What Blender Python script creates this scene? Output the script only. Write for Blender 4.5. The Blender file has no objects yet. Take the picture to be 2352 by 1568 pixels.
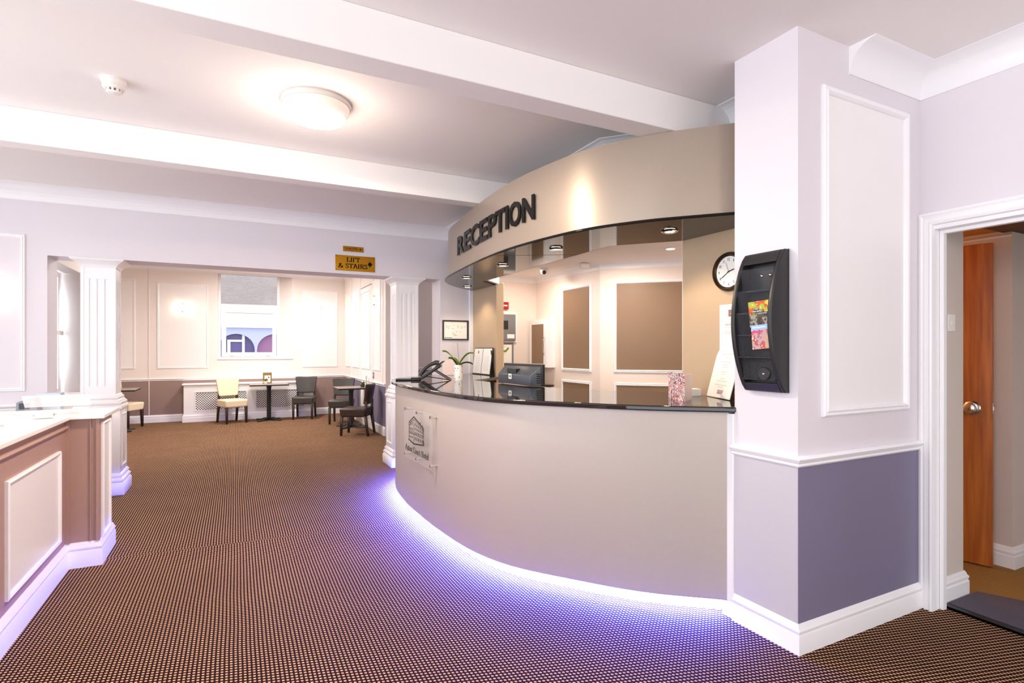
import bpy, math, random
import numpy as np
from mathutils import Matrix, Vector
random.seed(7)
SC = bpy.context.scene
COL = SC.collection
R = math.radians

# ------------------------------------------------------------------ camera, world, exposure, lights
cam = bpy.data.cameras.new('camera'); cam.sensor_width = 36.0
cam.lens = 1250 / 2352 * 36.0
cam.shift_y = (803 - 784) / 2352
cam.clip_start = 0.05
camo = bpy.data.objects.new('camera', cam); COL.objects.link(camo)
camo.location = (0, 0, 1.45)
camo.rotation_euler = (math.pi / 2, 0, -math.atan(636 / 1250))
SC.camera = camo

W = bpy.data.worlds.new('world'); SC.world = W; W.use_nodes = True
wb = W.node_tree.nodes['Background']
wb.inputs['Color'].default_value = (0.88, 0.93, 1.0, 1); wb.inputs['Strength'].default_value = 2.0
SC.view_settings.view_transform = 'Standard'; SC.view_settings.look = 'None'
SC.view_settings.gamma = 1.0; SC.view_settings.use_curve_mapping = False
SC.view_settings.exposure = 0.36
SC.cycles.max_bounces = 8; SC.cycles.diffuse_bounces = 5; SC.cycles.glossy_bounces = 4
SC.cycles.transmission_bounces = 6; SC.cycles.transparent_max_bounces = 8
SC.cycles.caustics_reflective = False; SC.cycles.caustics_refractive = False
SC.cycles.sample_clamp_indirect = 6.0

def lamp(name, kind, loc, power, color, size=0.1, rot=None, size_y=None, spot=None):
    l = bpy.data.lights.new(name, kind); l.energy = power; l.color = color
    if kind == 'AREA':
        l.size = size
        if size_y: l.shape = 'RECTANGLE'; l.size_y = size_y
        else: l.shape = 'DISK'
    else: l.shadow_soft_size = size
    if kind == 'SPOT': l.spot_size = R(spot or 100); l.spot_blend = 0.6
    o = bpy.data.objects.new(name, l); COL.objects.link(o); o.location = loc
    if rot: o.rotation_euler = rot
    return o
WARM = (1.0, 0.78, 0.55); SOFT = (1.0, 0.88, 0.75); DAY = (0.82, 0.9, 1.0)
# daylight through the tall windows of the left-hand street side (out of frame)
lamp('window_daylight', 'AREA', (-3.5, 1.6, 1.7), 88, DAY, 2.0, (0, R(-97), 0), 4.6)
# daylight in the lounge side window
lamp('lounge_window_daylight', 'AREA', (-1.95, 7.60, 1.65), 55, DAY, 1.0, (0, R(-90), 0), 1.3)
# the ceiling lamp in view, then an added unseen fill light behind the viewer
lamp('lobby_lamp_light', 'POINT', (0.457, 3.6, 2.66), 9, (1.0, 0.85, 0.70), 0.12)
lamp('lobby_lamp_light', 'AREA', (0.457, 3.6, 2.865), 50, (1.0, 0.83, 0.65), 0.34)
lamp('front_bay_fill_light', 'POINT', (0.3, -1.3, 2.5), 48, SOFT, 0.2)
# lounge and corridor ceiling lamps
lamp('lounge_lamp_light', 'AREA', (-0.3, 9.2, 3.05), 62, (1.0, 0.93, 0.87), 0.5)
lamp('lounge_lamp_light', 'AREA', (0.6, 11.4, 3.05), 62, (1.0, 0.93, 0.87), 0.5)
lamp('corridor_lamp_light', 'POINT', (3.6, 8.6, 2.4), 12, SOFT, 0.15)
# office
lamp('office_lamp_light', 'AREA', (3.45, 4.4, 2.44), 18, SOFT, 0.16)
lamp('office_lamp_light', 'AREA', (3.2, 5.9, 2.44), 10, SOFT, 0.16)
# back hall, tungsten, further north
lamp('hall_lamp_light', 'POINT', (4.15, 2.75, 1.9), 15, (1.0, 0.55, 0.2), 0.12)

# ------------------------------------------------------------------ materials
def srgb(r, g, b):
    f = lambda c: (c / 12.92 if c <= 0.04045 else ((c + 0.055) / 1.055) ** 2.4)
    return tuple(f(c / 255) for c in (r, g, b)) + (1,)
MATS = {}
def mat(name, col, rough=0.6, metal=0.0, spec=0.5, noise=None, bump=None, emit=None, coat=0, alpha=None, trans=0, ior=1.45):
    m = bpy.data.materials.new(name); m.use_nodes = True; nt = m.node_tree
    b = nt.nodes['Principled BSDF']
    b.inputs['Base Color'].default_value = col; b.inputs['Roughness'].default_value = rough
    b.inputs['Metallic'].default_value = metal; b.inputs['Specular IOR Level'].default_value = spec
    b.inputs['IOR'].default_value = ior
    if coat: b.inputs['Coat Weight'].default_value = coat; b.inputs['Coat Roughness'].default_value = 0.05
    if trans: b.inputs['Transmission Weight'].default_value = trans
    if alpha is not None: b.inputs['Alpha'].default_value = alpha
    if emit: b.inputs['Emission Color'].default_value = emit[0]; b.inputs['Emission Strength'].default_value = emit[1]
    if noise or bump:
        tc = nt.nodes.new('ShaderNodeTexCoord'); n = nt.nodes.new('ShaderNodeTexNoise')
        nt.links.new(tc.outputs['Object'], n.inputs['Vector'])
        n.inputs['Scale'].default_value = (noise or bump)[0]; n.inputs['Detail'].default_value = 4
        if noise:
            r = nt.nodes.new('ShaderNodeMix'); r.data_type = 'RGBA'
            d = noise[1]
            r.inputs['A'].default_value = tuple(c * (1 - d) for c in col[:3]) + (1,)
            r.inputs['B'].default_value = tuple(min(1, c * (1 + d)) for c in col[:3]) + (1,)
            nt.links.new(n.outputs['Fac'], r.inputs['Factor']); nt.links.new(r.outputs['Result'], b.inputs['Base Color'])
        if bump:
            n2 = nt.nodes.new('ShaderNodeTexNoise'); nt.links.new(tc.outputs['Object'], n2.inputs['Vector'])
            n2.inputs['Scale'].default_value = bump[0]
            bp = nt.nodes.new('ShaderNodeBump'); bp.inputs['Strength'].default_value = bump[1]; bp.inputs['Distance'].default_value = 0.002
            nt.links.new(n2.outputs['Fac'], bp.inputs['Height']); nt.links.new(bp.outputs['Normal'], b.inputs['Normal'])
    MATS[name] = m
    return m
wallp = mat('wall_paint', srgb(226, 219, 224), 0.55, noise=(1.5, 0.015), bump=(60, 0.08))
loungep = mat('lounge_wall_paint', srgb(240, 231, 226), 0.6, noise=(1.5, 0.015), bump=(60, 0.08))
panelp = mat('panel_infill_paint', srgb(244, 240, 240), 0.5, noise=(2, 0.01))
ceilp = mat('ceiling_paint', srgb(242, 237, 235), 0.8, noise=(1.2, 0.012))
trimw = mat('trim_gloss_white', srgb(244, 242, 244), 0.3, noise=(3, 0.01))
slate = mat('dado_paint_cool_lit', srgb(124, 117, 142), 0.42, noise=(2, 0.04), bump=(70, 0.06))  # same taupe-grey dado paint with the cool daylight cast put into its colour
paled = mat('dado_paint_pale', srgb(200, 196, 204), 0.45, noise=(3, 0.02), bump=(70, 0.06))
dado_warm = mat('dado_paint_warm_lit', srgb(152, 128, 120), 0.5, noise=(2, 0.04))  # the same paint in the lounge, warm lamp tint put into its colour
deskb = mat('side_desk_taupe', srgb(176, 142, 130), 0.5, noise=(3, 0.05), bump=(90, 0.1))
fasc = mat('canopy_satin_taupe', srgb(170, 155, 140), 0.36, 0.45, noise=(40, 0.02))
body = mat('desk_laminate_taupe', srgb(192, 180, 171), 0.42, 0.25, noise=(40, 0.02))
tanp = mat('partition_laminate', srgb(196, 170, 140), 0.42, 0.2, noise=(25, 0.03))
blackg = mat('polished_black_stone', (0.012, 0.010, 0.009, 1), 0.04, 0, 0.7, noise=(90, 0.6), ior=1.6)
brownp = mat('office_panel_brown', srgb(140, 112, 88), 0.45, noise=(30, 0.03))
officew = mat('office_wall_cream', srgb(240, 226, 216), 0.6, noise=(1.5, 0.02))
letterm = mat('gloss_black_letters', (0.010, 0.009, 0.008, 1), 0.22, spec=0.15)
blacks = mat('black_gloss_panel', (0.012, 0.010, 0.009, 1), 0.06, 0, 0.3, ior=1.32)
blackpl = mat('black_plastic', (0.022, 0.021, 0.022, 1), 0.38, bump=(200, 0.1))
darkpl = mat('charcoal_plastic', (0.055, 0.06, 0.075, 1), 0.35)
clearpl = mat('clear_smoked_plastic', (0.10, 0.105, 0.12, 1), 0.08, alpha=0.16)
acryl = mat('clear_acrylic', (0.92, 0.95, 0.97, 1), 0.05, alpha=0.06, spec=0.8)
acrylw = mat('frosted_acrylic', (0.93, 0.94, 0.96, 1), 0.2, alpha=0.40)
chrome = mat('chrome', (0.75, 0.74, 0.72, 1), 0.12, 1.0)
brass = mat('brass_plate', srgb(196, 138, 30), 0.25, 0.85, noise=(14, 0.12))
bronze = mat('bronze_frame', srgb(70, 52, 34), 0.25, 0.7)
paper = mat('paper', srgb(250, 247, 240), 0.7, noise=(8, 0.01))
ink = mat('print_ink', srgb(60, 52, 50), 0.7)
inkpale = mat('pale_print_ink', srgb(205, 190, 180), 0.7)
inkbrown = mat('brown_print_ink', srgb(150, 110, 90), 0.7)
wooddk = mat('dark_beech_stain', srgb(52, 34, 26), 0.35, noise=(30, 0.25))
creaml = mat('cream_leather', srgb(244, 228, 196), 0.42, noise=(20, 0.03), bump=(150, 0.15))
greyl = mat('charcoal_leather', srgb(70, 65, 62), 0.38, noise=(20, 0.06), bump=(150, 0.15))
brownl = mat('brown_leather', srgb(62, 46, 40), 0.38, noise=(20, 0.08), bump=(150, 0.15))
tablew = mat('table_laminate', srgb(150, 132, 120), 0.3, noise=(25, 0.1))
ironb = mat('black_iron', (0.03, 0.03, 0.032, 1), 0.4, 0.4)
whitepl = mat('white_plastic', srgb(240, 236, 230), 0.35, noise=(5, 0.01))
greymet = mat('grey_metal', srgb(140, 140, 145), 0.4, 0.6, noise=(12, 0.05))
redpl = mat('red_plastic', srgb(170, 24, 30), 0.4)
leafm = mat('leaf_green', srgb(118, 150, 30), 0.35, noise=(14, 0.25))
leafd = mat('leaf_dark_green', srgb(70, 92, 34), 0.4, noise=(14, 0.25))
stickm = mat('dry_stem', srgb(160, 120, 84), 0.6)
doorwall = mat('hall_wall_paint', srgb(214, 202, 192), 0.6, noise=(3, 0.03))
ochre = mat('hall_ceiling_tungsten_lit', srgb(176, 116, 44), 0.6, noise=(2, 0.06))  # yellow-brown of the tungsten light put into the ceiling colour
hallshade = mat('hall_ceiling_shade_brown', srgb(84, 56, 28), 0.6, noise=(3, 0.1))  # shadow on the near hall ceiling, put into a brown colour
hallc = mat('hall_carpet_ochre', srgb(150, 116, 60), 0.95, noise=(60, 0.18), bump=(300, 0.6))
matsl = mat('door_mat_slate', srgb(92, 86, 100), 0.95, noise=(60, 0.15), bump=(300, 0.6))
glassm = mat('window_glass', (1, 1, 1, 1), 0.02, trans=1.0, ior=1.02)
glow = mat('lamp_glow', (1, 0.95, 0.88, 1), 0.4, emit=((1.0, 0.93, 0.82, 1), 9.0))
glowside = mat('lamp_diffuser_side', srgb(250, 232, 220), 0.3, emit=((1.0, 0.86, 0.76, 1), 0.28))
sconceglow = mat('sconce_tube_glow', (1, 0.9, 0.75, 1), 0.4, emit=((1.0, 0.84, 0.6, 1), 30.0))
spotglow = mat('downlight_bulb_glow', (1, 0.9, 0.75, 1), 0.4, emit=((1.0, 0.86, 0.62, 1), 6.0))
ledglow = mat('led_blue_glow', (0.2, 0.3, 1, 1), 0.4, emit=((0.05, 0.08, 1.0, 1), 6800.0))
whitestone = mat('white_worktop', srgb(250, 246, 240), 0.25, noise=(6, 0.01))
brickm = mat('pale_brick', srgb(158, 146, 142), 0.9, noise=(3, 0.25))
mortar = mat('brick_mortar', srgb(188, 182, 182), 0.95, noise=(10, 0.05))
render_w = mat('white_render', srgb(226, 226, 232), 0.9, noise=(4, 0.02))
archp = mat('arch_glass_purple', srgb(96, 84, 130), 0.25, noise=(1.2, 0.2))
archr = mat('arch_shutter_mauve', srgb(150, 104, 140), 0.5, noise=(1.2, 0.15))
greenm = mat('green_print', srgb(120, 150, 60), 0.6)
pinkm = mat('pale_pink_leaflet', srgb(246, 224, 216), 0.6)
redlab = mat('red_label', srgb(214, 130, 140), 0.6)

def wood_mat():
    m = bpy.data.materials.new('orange_veneer'); m.use_nodes = True; nt = m.node_tree; b = nt.nodes['Principled BSDF']
    tc = nt.nodes.new('ShaderNodeTexCoord'); mp = nt.nodes.new('ShaderNodeMapping'); n = nt.nodes.new('ShaderNodeTexNoise')
    mp.inputs['Scale'].default_value = (14, 14, 0.9); n.inputs['Scale'].default_value = 2.0; n.inputs['Detail'].default_value = 6
    cr = nt.nodes.new('ShaderNodeValToRGB')
    cr.color_ramp.elements[0].position = 0.3; cr.color_ramp.elements[0].color = srgb(150, 74, 16)
    cr.color_ramp.elements[1].position = 0.72; cr.color_ramp.elements[1].color = srgb(206, 122, 44)
    nt.links.new(tc.outputs['Object'], mp.inputs['Vector']); nt.links.new(mp.outputs['Vector'], n.inputs['Vector'])
    nt.links.new(n.outputs['Fac'], cr.inputs['Fac']); nt.links.new(cr.outputs['Color'], b.inputs['Base Color'])
    b.inputs['Roughness'].default_value = 0.4
    return m
orangew = wood_mat()

def carpet_mat():
    m = bpy.data.materials.new('dotted_carpet'); m.use_nodes = True; nt = m.node_tree; b = nt.nodes['Principled BSDF']
    N = nt.nodes.new; L = nt.links.new
    tc = N('ShaderNodeTexCoord'); sp = N('ShaderNodeSeparateXYZ'); L(tc.outputs['Object'], sp.inputs[0])
    def mth(op, a, b2=None, c=None):
        n = N('ShaderNodeMath'); n.operation = op
        for i, v in enumerate((a, b2, c)):
            if v is None: continue
            if isinstance(v, (int, float)): n.inputs[i].default_value = v
            else: L(v, n.inputs[i])
        return n.outputs[0]
    wob = N('ShaderNodeTexNoise'); wob.inputs['Scale'].default_value = 1.3; L(tc.outputs['Object'], wob.inputs['Vector'])
    wx = mth('MULTIPLY', wob.outputs['Fac'], 0.012)
    x = mth('ADD', sp.outputs['X'], wx); y = sp.outputs['Y']
    # a seam where two widths of carpet meet: rows shift by half a pitch beyond it
    seam = mth('GREATER_THAN', mth('ADD', y, mth('MULTIPLY', sp.outputs['X'], 0.07)), 4.585)
    fx = mth('ABSOLUTE', mth('SUBTRACT', mth('FRACT', mth('ADD', mth('DIVIDE', x, 0.0185), mth('MULTIPLY', seam, 0.5))), 0.5))
    fy = mth('ABSOLUTE', mth('SUBTRACT', mth('FRACT', mth('ADD', mth('DIVIDE', y, 0.0215), mth('MULTIPLY', x, 12.0))), 0.5))
    px = mth('POWER', mth('DIVIDE', fx, 0.30), 3.0); py = mth('POWER', mth('DIVIDE', fy, 0.26), 3.0)
    d = mth('ADD', px, py)
    dot = N('ShaderNodeMapRange'); dot.inputs['From Min'].default_value = 1.35; dot.inputs['From Max'].default_value = 0.7
    L(d, dot.inputs['Value'])
    ns = N('ShaderNodeTexNoise'); ns.inputs['Scale'].default_value = 2.2; ns.inputs['Detail'].default_value = 5; L(tc.outputs['Object'], ns.inputs['Vector'])
    fine = N('ShaderNodeTexNoise'); fine.inputs['Scale'].default_value = 220; L(tc.outputs['Object'], fine.inputs['Vector'])
    mx = N('ShaderNodeMix'); mx.data_type = 'RGBA'
    mx.inputs['A'].default_value = srgb(42, 23, 19); mx.inputs['B'].default_value = srgb(218, 172, 132)
    L(dot.outputs[0], mx.inputs['Factor'])
    mul = N('ShaderNodeMix'); mul.data_type = 'RGBA'; mul.blend_type = 'MULTIPLY'; mul.inputs['Factor'].default_value = 1
    v = mth('ADD', mth('MULTIPLY', ns.outputs['Fac'], 0.34), mth('ADD', mth('MULTIPLY', fine.outputs['Fac'], 0.5), 0.56))
    L(mx.outputs['Result'], mul.inputs['A']); L(v, mul.inputs['B'])
    L(mul.outputs['Result'], b.inputs['Base Color'])
    b.inputs['Roughness'].default_value = 1.0; b.inputs['Specular IOR Level'].default_value = 0.1
    bp = N('ShaderNodeBump'); bp.inputs['Strength'].default_value = 0.5; bp.inputs['Distance'].default_value = 0.004
    L(mth('ADD', dot.outputs[0], mth('MULTIPLY', fine.outputs['Fac'], 0.5)), bp.inputs['Height']); L(bp.outputs['Normal'], b.inputs['Normal'])
    return m
carpet = carpet_mat()

def print_mat(name, cols, scale, seed):
    """a flat colour print: patches of ink"""
    m = bpy.data.materials.new(name); m.use_nodes = True; nt = m.node_tree; b = nt.nodes['Principled BSDF']
    tc = nt.nodes.new('ShaderNodeTexCoord'); mp = nt.nodes.new('ShaderNodeMapping'); mp.inputs['Location'].default_value = (seed, seed * 2.1, seed * 0.7)
    n = nt.nodes.new('ShaderNodeTexNoise'); n.inputs['Scale'].default_value = scale; n.inputs['Detail'].default_value = 3
    cr = nt.nodes.new('ShaderNodeValToRGB'); cr.color_ramp.interpolation = 'CONSTANT'
    k = len(cols)
    for i, c in enumerate(cols):
        p = 0.30 + 0.40 * i / k if i else 0
        e = cr.color_ramp.elements[i] if i < 2 else cr.color_ramp.elements.new(p)
        e.position = p; e.color = srgb(*c)
    nt.links.new(tc.outputs['Object'], mp.inputs['Vector']); nt.links.new(mp.outputs['Vector'], n.inputs['Vector'])
    nt.links.new(n.outputs['Fac'], cr.inputs['Fac']); nt.links.new(cr.outputs['Color'], b.inputs['Base Color'])
    b.inputs['Roughness'].default_value = 0.3
    return m
cardprint = print_mat('card_print', [(250, 244, 240), (196, 60, 44), (236, 232, 236), (150, 40, 40), (214, 220, 232), (120, 60, 52)], 26, 3.1)
bro1 = print_mat('leaflet_print_yellow', [(236, 214, 60), (206, 84, 30), (176, 180, 60), (250, 236, 120)], 22, 1.2)
bro1b = print_mat('leaflet_print_olive', [(96, 88, 36), (206, 200, 190), (120, 96, 60), (70, 60, 66)], 24, 5.2)
bro2 = print_mat('leaflet_print_mixed', [(226, 214, 206), (190, 84, 60), (170, 160, 180), (214, 150, 120)], 30, 2.2)

# ------------------------------------------------------------------ mesh helpers
class MB:
    def __init__(s): s.v = []; s.f = []
    def add(s, v, f, M=None):
        k = len(s.v)
        s.v += [tuple(M @ Vector(p)) if M else tuple(p) for p in v]
        s.f += [tuple(i + k for i in q) for q in f]
        return s
    def box(s, a, b, M=None):
        x0, y0, z0 = a; x1, y1, z1 = b
        return s.add([(x0, y0, z0), (x1, y0, z0), (x1, y1, z0), (x0, y1, z0), (x0, y0, z1), (x1, y0, z1), (x1, y1, z1), (x0, y1, z1)],
                     [(0, 3, 2, 1), (4, 5, 6, 7), (0, 1, 5, 4), (1, 2, 6, 5), (2, 3, 7, 6), (3, 0, 4, 7)], M)
    def frustum(s, c0, h0, c1, h1, M=None):
        """box with different half sizes bottom and top"""
        v = []
        for c, h in ((c0, h0), (c1, h1)):
            v += [(c[0] - h[0], c[1] - h[1], c[2]), (c[0] + h[0], c[1] - h[1], c[2]), (c[0] + h[0], c[1] + h[1], c[2]), (c[0] - h[0], c[1] + h[1], c[2])]
        return s.add(v, [(0, 3, 2, 1), (4, 5, 6, 7), (0, 1, 5, 4), (1, 2, 6, 5), (2, 3, 7, 6), (3, 0, 4, 7)], M)
    def prism(s, poly, z0, z1, M=None):
        n = len(poly)
        v = [(p[0], p[1], z0) for p in poly] + [(p[0], p[1], z1) for p in poly]
        f = [tuple(range(n - 1, -1, -1)), tuple(range(n, 2 * n))] + [(i, (i + 1) % n, n + (i + 1) % n, n + i) for i in range(n)]
        return s.add(v, f, M)
    def lathe(s, prof, n=24, M=None, caps=True):
        v = []; f = []
        for r, z in prof:
            for k in range(n):
                a = 2 * math.pi * k / n; v.append((r * math.cos(a), r * math.sin(a), z))
        m = len(prof)
        for i in range(m - 1):
            for k in range(n):
                k2 = (k + 1) % n
                f.append((i * n + k, i * n + k2, (i + 1) * n + k2, (i + 1) * n + k))
        if caps:
            f.append(tuple(range(n - 1, -1, -1))); f.append(tuple((m - 1) * n + k for k in range(n)))
        return s.add(v, f, M)
    def tube(s, pts, r, n=8, M=None, radii=None):
        pts = [Vector(p) for p in pts]; v = []; f = []
        up = Vector((0.13, 0.21, 0.97))
        for i, p in enumerate(pts):
            t = (pts[min(i + 1, len(pts) - 1)] - pts[max(i - 1, 0)]).normalized()
            a = t.cross(up)
            if a.length < 1e-3: a = t.cross(Vector((1, 0, 0)))
            a.normalize(); b = t.cross(a)
            rr = radii[i] if radii else r
            for k in range(n):
                q = 2 * math.pi * k / n; v.append(p + a * rr * math.cos(q) + b * rr * math.sin(q))
        for i in range(len(pts) - 1):
            for k in range(n):
                k2 = (k + 1) % n; f.append((i * n + k, i * n + k2, (i + 1) * n + k2, (i + 1) * n + k))
        f.append(tuple(range(n - 1, -1, -1))); m = len(pts) - 1; f.append(tuple(m * n + k for k in range(n)))
        return s.add(v, f, M)
    def sweep(s, path, prof, closed=False, zoff=0.0):
        """horizontal path (x,y), profile (outward offset, z); outward = left of travel, mitred"""
        P = [Vector((p[0], p[1])) for p in path]; n = len(P); m = len(prof); v = []
        for i in range(n):
            d0 = (P[i] - P[i - 1]) if (i > 0 or closed) else (P[1] - P[0])
            d1 = (P[(i + 1) % n] - P[i]) if (i < n - 1 or closed) else (P[-1] - P[-2])
            d0.normalize(); d1.normalize()
            n0 = Vector((-d0.y, d0.x)); n1 = Vector((-d1.y, d1.x)); mm = n0 + n1
            mm = mm / max(0.3, mm.dot(n0)) if mm.length > 1e-6 else n0
            for o, z in prof: v.append((P[i].x + mm.x * o, P[i].y + mm.y * o, z + zoff))
        f = []
        for i in range(n if closed else n - 1):
            j = (i + 1) % n
            for k in range(m):
                k2 = (k + 1) % m; f.append((i * m + k, j * m + k, j * m + k2, i * m + k2))
        if not closed:
            f.append(tuple(range(m))); f.append(tuple((n - 1) * m + k for k in range(m - 1, -1, -1)))
        return s.add(v, f)
    def ring(s, w, h, prof, M=None):
        """rectangular moulding: outer size w x h in local XY, profile (inset, height)"""
        v = []; m = len(prof)
        for cx, cy in ((0, 0), (w, 0), (w, h), (0, h)):
            sx = 1 if cx == 0 else -1; sy = 1 if cy == 0 else -1
            for o, z in prof: v.append((cx + sx * o, cy + sy * o, z))
        f = []
        for i in range(4):
            j = (i + 1) % 4
            for k in range(m):
                k2 = (k + 1) % m; f.append((i * m + k, j * m + k, j * m + k2, i * m + k2))
        return s.add(v, f, M)
    def ribbon(s, pts, widths, z0, z1, M=None):
        """flat lettering stroke in local XY with thickness"""
        P = [Vector((p[0], p[1])) for p in pts]; l = []; r = []
        for i, p in enumerate(P):
            t = (P[min(i + 1, len(P) - 1)] - P[max(i - 1, 0)]).normalized(); nn = Vector((-t.y, t.x))
            w = widths(t) if callable(widths) else widths
            l.append(p + nn * w / 2); r.append(p - nn * w / 2)
        for i in range(len(P) - 1):
            s.prism([r[i], r[i + 1], l[i + 1], l[i]], z0, z1, M)
        return s
def build(name, mb, m, parent=None, smooth=False, bevel=0, seg=2, kind=None, auto=False):
    me = bpy.data.meshes.new(name); me.from_pydata(mb.v, [], mb.f)
    import bmesh
    bm = bmesh.new(); bm.from_mesh(me); bmesh.ops.recalc_face_normals(bm, faces=bm.faces); bm.to_mesh(me); bm.free()
    me.materials.append(m)
    if smooth:
        me.polygons.foreach_set('use_smooth', [True] * len(me.polygons))
        me.set_sharp_from_angle(angle=R(40))
    o = bpy.data.objects.new(name, me); COL.objects.link(o)
    if parent: o.parent = parent
    if bevel:
        b = o.modifiers.new('bevel', 'BEVEL'); b.width = bevel; b.segments = seg; b.limit_method = 'ANGLE'
        me.polygons.foreach_set('use_smooth', [True] * len(me.polygons)); me.set_sharp_from_angle(angle=R(80)) if seg > 1 else None
    if kind: o['kind'] = kind
    return o
def struct(name, mb, m, **k): return build(name, mb, m, kind='structure', **k)
def tag(o, label, cat, group=None):
    o['label'] = label; o['category'] = cat
    if group: o['group'] = group
    return o
def thing(name, label, cat, loc=(0, 0, 0), rz=0, group=None):
    o = bpy.data.objects.new(name, None); COL.objects.link(o); o.location = loc; o.rotation_euler = (0, 0, rz)
    o.empty_display_size = 0.05
    return tag(o, label, cat, group)
def dup(root, loc, rz, label, group=None):
    r = root.copy(); COL.objects.link(r); r.location = loc; r.rotation_euler = (0, 0, rz); r['label'] = label
    if group: r['group'] = group
    for ch in list(root.children):
        c = ch.copy(); COL.objects.link(c); c.parent = r
        for g in list(ch.children):
            d = g.copy(); COL.objects.link(d); d.parent = c
    return r
def basis(o, u, v):
    """matrix with local X=u, Y=v, Z=u x v at o"""
    u = Vector(u).normalized(); v = Vector(v).normalized(); w = u.cross(v)
    return Matrix(((u.x, v.x, w.x, o[0]), (u.y, v.y, w.y, o[1]), (u.z, v.z, w.z, o[2]), (0, 0, 0, 1)))
def crv(P, n=16):
    P = [np.array(p, float) for p in P]; P = [2 * P[0] - P[1]] + P + [2 * P[-1] - P[-2]]; out = []
    for i in range(1, len(P) - 2):
        a, b, c, d = P[i - 1:i + 3]
        for k in range(n):
            t = k / n
            out.append(.5 * ((2 * b) + (c - a) * t + (2 * a - 5 * b + 4 * c - d) * t * t + (3 * b - 3 * c + d - a) * t ** 3))
    out.append(P[-2]); return np.array(out)
def offs(C, o):
    T = np.gradient(C, axis=0); T /= np.linalg.norm(T, axis=1)[:, None]
    return C + o * np.stack([T[:, 1], -T[:, 0]], 1)
def text_mb(s, bold=0.0, depth=0.004, fit=None, M=None, align='LEFT', size=1.0):
    """built-in font text as mesh; fit=(w,h) scales its box into w x h with the origin at its lower left"""
    cu = bpy.data.curves.new('tmp', 'FONT'); cu.body = s; cu.offset = bold; cu.extrude = 0.5; cu.resolution_u = 3; cu.size = size
    o = bpy.data.objects.new('tmp', cu); COL.objects.link(o)
    dg = bpy.context.evaluated_depsgraph_get(); me = bpy.data.meshes.new_from_object(o.evaluated_get(dg))
    V = np.array([v.co[:] for v in me.vertices]); F = [tuple(p.vertices) for p in me.polygons]
    bpy.data.objects.remove(o); bpy.data.curves.remove(cu); bpy.data.meshes.remove(me)
    lo = V.min(0); hi = V.max(0); ext = hi - lo
    if fit:
        w, h = fit
        sx = w / ext[0]; sy = (h / ext[1]) if h else sx
    else: sx = sy = 1
    V = np.stack([(V[:, 0] - lo[0]) * sx, (V[:, 1] - lo[1]) * sy, (V[:, 2] + 0.5) * depth], 1)
    return MB().add([tuple(p) for p in V], F, M)
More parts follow.
